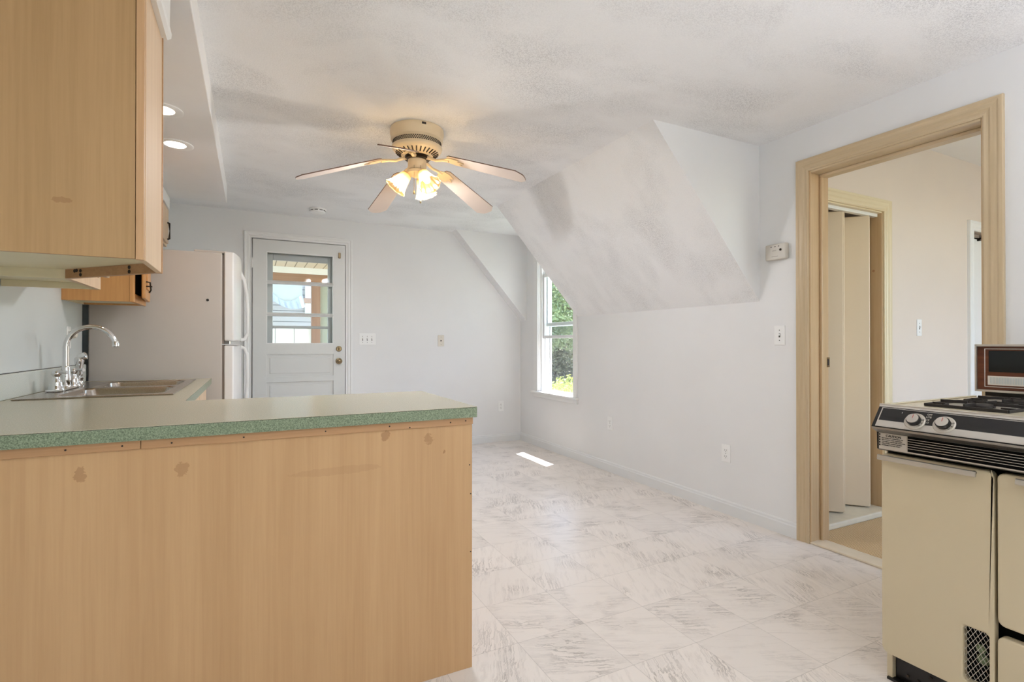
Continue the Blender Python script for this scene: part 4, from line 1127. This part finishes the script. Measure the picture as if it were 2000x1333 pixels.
    obj('outline', boxes((XBf+0.0047, XBf+0.0058, YN+0.04, ty, 1.0975, 1.0995), (XBf+0.0047, XBf+0.0058, YN+0.04, ty, 0.953, 0.955), (XBf+0.0047, XBf+0.0058, ty, ty+0.002, 0.953, 1.0995)), 'white_ink', bgd)
    obj('black_window', boxes((XBf+0.0042, XBf+0.0058, YN+0.05, 0.944, 1.011, 1.0915)), 'black_glass', bgd)
    obj('light_strip', boxes((XBf+0.0042, XBf+0.0058, YN+0.05, 0.947, 0.961, 0.9955)), 'plastic_ivory', bgd)
    bm = bmesh.new(); y = 0.940
    while y > 0.60:
        box(bm, XBf+0.0030, XBf+0.0041, y-0.0018, y, 0.966, 0.991); y -= 0.0045
    obj('light_strip_ribs', bm, 'strip_light', bgd)
build_stove()

# ------------------------------------------------------------------ ceiling fan
def build_fan():
    cx, cy = 0.84, 2.87
    f = thing('ceiling_fan', (cx, cy, CE), 'cream five blade ceiling fan with three lit tulip lamps', 'ceiling fan')
    up = Vector((0,0,1))
    obj('motor_housing', lathe(bmesh.new(), [(0.150,CE-0.001),(0.151,CE-0.030),(0.147,CE-0.036),(0.147,CE-0.062),(0.141,CE-0.068),(0.138,CE-0.072)], (cx, cy, 0), 56), 'fan_cream', f, smooth=True)
    obj('vent_band', lathe(bmesh.new(), [(0.136,CE-0.072),(0.136,CE-0.098)], (cx, cy, 0), 56), 'fan_cream', f, smooth=True)
    bm = bmesh.new()
    for j, z in enumerate((CE-0.077, CE-0.085, CE-0.093)):
        for i in range(72):
            a = 2*pi*(i+0.5*(j % 2))/72; d = Vector((cos(a), sin(a), 0)); n = Vector((-sin(a), cos(a), 0))
            obox(bm, Vector((cx, cy, z))+d*0.1363, d, n, up, 0.0010, 0.0038, 0.0030)
    obj('vent_holes', bm, 'dark_slot', f)
    obj('lower_housing', lathe(bmesh.new(), [(0.141,CE-0.098),(0.142,CE-0.106),(0.139,CE-0.114),(0.125,CE-0.128),(0.085,CE-0.148),(0.080,CE-0.150),(0.0,CE-0.150)], (cx, cy, 0), 56), 'fan_cream', f, smooth=True)
    bm = bmesh.new()
    sl = Vector((0.055, 0, 0.028)).normalized()
    for i in range(30):
        a = 2*pi*i/30; d = Vector((cos(a), sin(a), 0)); n = Vector((-sin(a), cos(a), 0))
        ud = d*sl.x + up*sl.z; un = ud.cross(n)
        obox(bm, Vector((cx, cy, CE-0.1395))+d*0.1055, ud, n, un, 0.017, 0.0032, 0.0022)
    obj('vent_slots', bm, 'dark_slot', f)
    obj('flywheel', lathe(bmesh.new(), [(0.068,CE-0.150),(0.070,CE-0.168),(0.050,CE-0.172)], (cx, cy, 0), 40), 'dark_bronze', f, smooth=True)
    obj('switch_housing', lathe(bmesh.new(), [(0.048,CE-0.168),(0.052,CE-0.172),(0.052,CE-0.222),(0.049,CE-0.228),(0.0,CE-0.228)], (cx, cy, 0), 40), 'fan_cream', f, smooth=True)
    lk = obj('lamp_fitter', lathe(bmesh.new(), [(0.045,CE-0.228),(0.060,CE-0.235),(0.060,CE-0.250),(0.030,CE-0.265),(0.0,CE-0.27)], (cx, cy, 0), 32), 'fan_cream', f, smooth=True)
    obj('nameplate_slot', boxes((cx-0.017, cx+0.006, cy-0.1525, cy-0.148, CE-0.020, CE-0.009)), 'dark_slot', f)
    # blades
    for k, adeg in enumerate((27, 99, 171, 243, 315)):
        a = radians(adeg); d = Vector((cos(a), sin(a), 0)); n = Vector((-sin(a), cos(a), 0))   # n: counter clockwise side
        r0, z0, r1, z1 = 0.20, 2.145, 0.64, 2.0
        P0 = Vector((cx, cy, z0))+d*r0; P1 = Vector((cx, cy, z1))+d*r1
        ud = (P1-P0).normalized(); L = (P1-P0).length
        w0 = n*cos(radians(9)) - up*sin(radians(9))      # across the blade, ccw edge lower
        nn = ud.cross(w0).normalized(); w = nn.cross(ud).normalized()
        if w.dot(n) < 0: w = -w
        hw0, hw1 = 0.052, 0.066
        out = [(0.0,-hw0*0.7),(0.02,-hw0),(L-0.035,-hw1),(L-0.008,-hw1*0.62),(L,-hw1*0.45),(L+0.003,0),(L,hw1*0.45),(L-0.008,hw1*0.62),(L-0.035,hw1),(0.02,hw0),(0.0,hw0*0.7)]
        bm = bmesh.new(); th = 0.0055
        a_ = [bm.verts.new(P0+ud*s+w*t+nn*th/2) for s, t in out]; b_ = [bm.verts.new(P0+ud*s+w*t-nn*th/2) for s, t in out]
        bm.faces.new(a_); bm.faces.new(list(reversed(b_)))
        m = len(out)
        for i in range(m):
            fc = bm.faces.new([a_[i], b_[i], b_[(i+1)%m], a_[(i+1)%m]]); fc.material_index = 1
        bl = obj('blade', bm, ['fan_blade', 'fan_blade_edge'], f)
        # blade iron
        bm = bmesh.new()
        Q = P0-nn*0.006*(1 if nn.z > 0 else -1)
        tube(bm, [Vector((cx, cy, 2.175))+d*0.055, Vector((cx, cy, 2.165))+d*0.085, Vector((cx, cy, 2.150))+d*0.12, Vector((cx, cy, 2.148))+d*0.16, Q+ud*0.0], [0.010,0.009,0.008,0.008,0.011], 10)
        lo = -1 if nn.z > 0 else 1
        pts = [(-0.022,-0.012),(0.0,-0.028),(0.03,-0.036),(0.075,-0.030),(0.060,-0.012),(0.095,0.0),(0.060,0.012),(0.075,0.030),(0.03,0.036),(0.0,0.028),(-0.022,0.012)]
        aa = [bm.verts.new(P0+ud*s+w*t+nn*lo*(th/2+0.0005)) for s, t in pts]; bb = [bm.verts.new(P0+ud*s+w*t+nn*lo*(th/2+0.005)) for s, t in pts]
        bm.faces.new(aa); bm.faces.new(list(reversed(bb)))
        for i in range(len(pts)): bm.faces.new([aa[i], bb[i], bb[(i+1)%len(pts)], aa[(i+1)%len(pts)]])
        obj('blade_arm', bm, 'fan_cream', f, smooth=True)
    # tulip shades
    for adeg in (168, 288, 48):
        a = radians(adeg); d = Vector((cos(a), sin(a), 0))
        axis = (d*sin(radians(38)) - up*cos(radians(38))).normalized()
        side = Vector((-sin(a), cos(a), 0)); third = axis.cross(side)
        R = Matrix((side.to_tuple(), third.to_tuple(), axis.to_tuple())).transposed()
        o0 = Vector((cx, cy, CE-0.245)) + d*0.048
        arm = obj('lamp_holder', lathe(bmesh.new(), [(0.012,-0.02),(0.014,0.0),(0.021,0.006),(0.023,0.022),(0.019,0.03),(0.0,0.03)], o0, 24, R), 'fan_cream', f, smooth=True)
        def fl(ang, k, r):
            return r*(1+0.055*min(1, k/4)*cos(10*ang)*(1 if k > 1 else 0.3))
        prof = [(0.024,0.012),(0.029,0.020),(0.033,0.040),(0.038,0.065),(0.046,0.092),(0.055,0.112),(0.062,0.120)]
        prof2 = [(r-0.0025, z) for r, z in reversed(prof)]
        sh = obj('lamp_shade', lathe(bmesh.new(), prof, o0, 60, R, flute=fl), 'frosted_shade_glass', f, smooth=True)
        md = sh.modifiers.new('thickness', 'SOLIDIFY'); md.thickness = 0.002
        bulb = obj('bulb', lathe(bmesh.new(), [(0.0,0.028),(0.010,0.030),(0.012,0.045),(0.019,0.060),(0.021,0.072),(0.016,0.086),(0.0,0.092)], o0, 20, R), 'bulb_glow', sh, smooth=True)
        ld = bpy.data.lights.new('lamp_glow', 'POINT'); ld.energy = LAMP_GLOW; ld.color = (0.98, 0.96, 0.93); ld.shadow_soft_size = 0.02
        lo_ = bpy.data.objects.new('lamp_glow', ld); COL.objects.link(lo_); lo_.location = o0 + axis*0.108
        ld = bpy.data.lights.new('lamp_beam', 'SPOT'); ld.energy = LAMP_BEAM; ld.color = LAMP_COLOR; ld.shadow_soft_size = 0.05; ld.spot_size = radians(172); ld.spot_blend = 0.35
        lo_ = bpy.data.objects.new('lamp_beam', ld); COL.objects.link(lo_); lo_.location = o0 + axis*0.128
        lo_.rotation_euler = (d*sin(radians(20)) - up*cos(radians(20))).to_track_quat('-Z', 'Y').to_euler()
    # pull chains
    for (dx, dy, zb) in ((-0.030, -0.045, 1.955), (0.004, -0.055, 1.905)):
        ch = obj('pull_chain', tube(bmesh.new(), [(cx+dx, cy+dy, CE-0.215), (cx+dx, cy+dy, zb+0.02)], 0.0012, 6), 'aged_brass', f)
        obj('chain_fob', lathe(bmesh.new(), [(0.001,0.024),(0.004,0.016),(0.0055,0.006),(0.003,0.0),(0.0,0.0)], (cx+dx, cy+dy, zb), 12), 'aged_brass', ch, smooth=True)
build_fan()

# ------------------------------------------------------------------ ceiling fittings
def build_fittings():
    s = thing('smoke_detector', (0.53, 4.95, CE), 'round white smoke detector on the ceiling near the entry door', 'smoke detector')
    obj('base', lathe(bmesh.new(), [(0.072,CE-0.001),(0.074,CE-0.010),(0.070,CE-0.014)], (0.53, 4.95, 0), 32), 'plate_white', s, smooth=True)
    obj('cover', lathe(bmesh.new(), [(0.066,CE-0.014),(0.064,CE-0.034),(0.050,CE-0.043),(0.0,CE-0.045)], (0.53, 4.95, 0), 32), 'plate_white', s, smooth=True)
    bm = bmesh.new()
    for i in range(10):
        a = 2*pi*i/10; d = Vector((cos(a), sin(a), 0)); n = Vector((-sin(a), cos(a), 0))
        obox(bm, Vector((0.53, 4.95, CE-0.020))+d*0.0656, d, n, Vector((0,0,1)), 0.001, 0.014, 0.003)
    obj('vent_slots', bm, 'dark_slot', s)
    for i, (x, y) in enumerate(((-0.375, 2.86), (-0.375, 3.33))):
        lab = ('nearer of the two recessed ceiling lights over the sink', 'farther of the two recessed ceiling lights over the sink')[i]
        d = thing('recessed_light', (x, y, 2.205), lab, 'downlight', 'recessed lights over the sink')
        z = 2.2045
        obj('trim_ring', lathe(bmesh.new(), [(0.086,z),(0.087,z-0.004),(0.080,z-0.007),(0.052,z-0.004),(0.050,z-0.0005)], (x, y, 0), 40), 'plate_white', d, smooth=True)
        obj('lamp', lathe(bmesh.new(), [(0.050,z-0.001),(0.047,z-0.006),(0.030,z-0.009),(0.0,z-0.010)], (x, y, 0), 32), 'downlight_glow', d, smooth=True)
        ld = bpy.data.lights.new('downlight', 'SPOT'); ld.energy = CAN_BEAM; ld.color = CAN_COLOR; ld.spot_size = radians(120); ld.spot_blend = 0.8; ld.shadow_soft_size = 0.045
        lo_ = bpy.data.objects.new('downlight', ld); COL.objects.link(lo_); lo_.location = (x, y, z-0.03)
build_fittings()

# ------------------------------------------------------------------ plates on the walls
def wallframe(plane, face, sgn):
    """returns function (a, z, out)->world for a wall; a runs along the wall"""
    if plane == 'x': return lambda a, z, out: Vector((face+sgn*out, a, z))
    return lambda a, z, out: Vector((a, face+sgn*out, z))
def wbox(bm, W, a0, a1, z0, z1, o0, o1):
    p = W(a0, z0, o0); q = W(a1, z1, o1)
    return box(bm, p.x, q.x, p.y, q.y, p.z, q.z)
def outlet(W, a, z, label, group, name='electrical_outlet', flip=1):
    t = thing(name, W(a, z, 0), label, 'outlet', group)
    obj('cover_plate', wbox(bmesh.new(), W, a-0.035, a+0.035, z-0.058, z+0.058, 0.0, 0.005), 'plate_white', t, 0.003)
    for dz in (-0.020, 0.020):
        r = obj('receptacle', wbox(bmesh.new(), W, a-0.016, a+0.016, z+dz-0.015, z+dz+0.015, 0.005, 0.0075), 'plate_white', t, 0.003)
        bm = bmesh.new()
        wbox(bm, W, a-0.0075, a-0.0055, z+dz-0.003, z+dz+0.007, 0.0075, 0.0079); wbox(bm, W, a+0.0055, a+0.0075, z+dz-0.003, z+dz+0.007, 0.0075, 0.0079)
        wbox(bm, W, a-0.002, a+0.002, z+dz-0.010, z+dz-0.006, 0.0075, 0.0079)
        obj('slots', bm, 'plate_hole', r)
    obj('screw', wbox(bmesh.new(), W, a-0.002, a+0.002, z-0.002, z+0.002, 0.005, 0.0062), 'plate_hole', t)
    return t
def switch(W, a, z, gangs, label, name='light_switch', w=None):
    t = thing(name, W(a, z, 0), label, 'light switch')
    wd = (0.070 if gangs == 1 else 0.070+0.046*(gangs-1))/2 if w is None else w/2
    obj('cover_plate', wbox(bmesh.new(), W, a-wd, a+wd, z-0.058, z+0.058, 0.0, 0.005), 'plate_white', t, 0.003)
    for g in range(gangs):
        ac = a+(g-(gangs-1)/2)*0.046
        obj('toggle_slot', wbox(bmesh.new(), W, ac-0.005, ac+0.005, z-0.012, z+0.012, 0.005, 0.0056), 'plate_hole', t)
        obj('toggle', wbox(bmesh.new(), W, ac-0.004, ac+0.004, z-0.002, z+0.009, 0.0056, 0.014), 'plate_white', t, 0.001)
        bm = bmesh.new()
        for dz in (-0.030, 0.030): wbox(bm, W, ac-0.0025, ac+0.0025, z+dz-0.0025, z+dz+0.0025, 0.005, 0.0060)
        obj('screws', bm, 'plate_hole', t)
    return t
def build_plates():
    WB = wallframe('y', YB, -1); WR = wallframe('x', XR, -1); WL = wallframe('x', XL, 1); WH = wallframe('y', 1.93, -1)
    switch(WB, 1.04, 1.16, 3, 'white three gang light switch plate right of the entry door')
    j = thing('phone_jack', WB(1.82, 1.147, 0), 'beige wall jack plate with one dark socket on the far wall', 'wall jack')
    obj('cover_plate', wbox(bmesh.new(), WB, 1.785, 1.855, 1.087, 1.207, 0.0, 0.006), 'plastic_ivory', j, 0.003)
    obj('socket', wbox(bmesh.new(), WB, 1.812, 1.826, 1.140, 1.154, 0.006, 0.0072), 'dark_slot', j)
    bm = bmesh.new(); wbox(bm, WB, 1.8165, 1.8215, 1.185, 1.189, 0.006, 0.0072); wbox(bm, WB, 1.8165, 1.8215, 1.105, 1.109, 0.006, 0.0072)
    obj('screws', bm, 'plate_hole', j)
    outlet(WB, 2.535, 0.402, 'white duplex outlet low on the far wall near the corner', 'duplex outlets')
    outlet(WR, 3.633, 0.42, 'white duplex outlet on the right wall just before the dormer window', 'duplex outlets')
    outlet(WR, 2.402, 0.395, 'white duplex outlet on the right wall between window and doorway', 'duplex outlets')
    switch(WR, 2.013, 1.167, 1, 'single white light switch beside the pine doorway casing')
    switch(WH, 4.138, 1.228, 1, 'white slim light switch on the hall wall beyond the doorway', w=0.06)
    o = outlet(WL, 3.46, 1.15, 'white outlet behind the faucet with a round plug in it', 'duplex outlets')
    p = thing('plug_in_freshener', (XL+0.0085, 3.46, 1.165), 'round white plug in device in the outlet behind the faucet', 'plug')
    obj('plug_body', lathe(bmesh.new(), [(0.019,0),(0.020,0.012),(0.017,0.026),(0.010,0.031),(0.0,0.032)], (XL+0.0085, 3.46, 1.165), 24, Matrix.Rotation(pi/2, 3, 'Y')), 'plastic_ivory', p, smooth=True)
    # carbon monoxide alarm
    a = thing('wall_alarm', WR(2.018, 1.66, 0), 'off white rectangular alarm on the wall left of the pine doorway', 'alarm')
    obj('mounting_plate', wbox(bmesh.new(), WR, 1.955, 2.080, 1.617, 1.703, 0.0, 0.006), 'detector_grey', a, 0.002)
    c = obj('cover', wbox(bmesh.new(), WR, 1.950, 2.084, 1.613, 1.706, 0.006, 0.036), 'detector_grey', a, 0.007, seg=3)
    bm = bmesh.new()
    for y in (1.995, 2.018, 2.043): wbox(bm, WR, y-0.004, y+0.004, 1.688, 1.692, 0.036, 0.0368)
    obj('indicator_lights', bm, 'dark_slot', c)
    obj('test_button', lathe(bmesh.new(), [(0.007,0),(0.007,0.0022),(0.0,0.003)], (XR-0.036, 1.983, 1.668), 16, Matrix.Rotation(-pi/2, 3, 'Y')), 'dark_bronze', c, smooth=True)
    obj('speaker_slots', wbox(wbox(wbox(bmesh.new(), WR, 2.01, 2.035, 1.668, 1.6695, 0.036, 0.0366), WR, 2.01, 2.035, 1.664, 1.6655, 0.036, 0.0366), WR, 2.0, 2.04, 1.632, 1.634, 0.036, 0.0366), 'fridge_gasket', c)
build_plates()
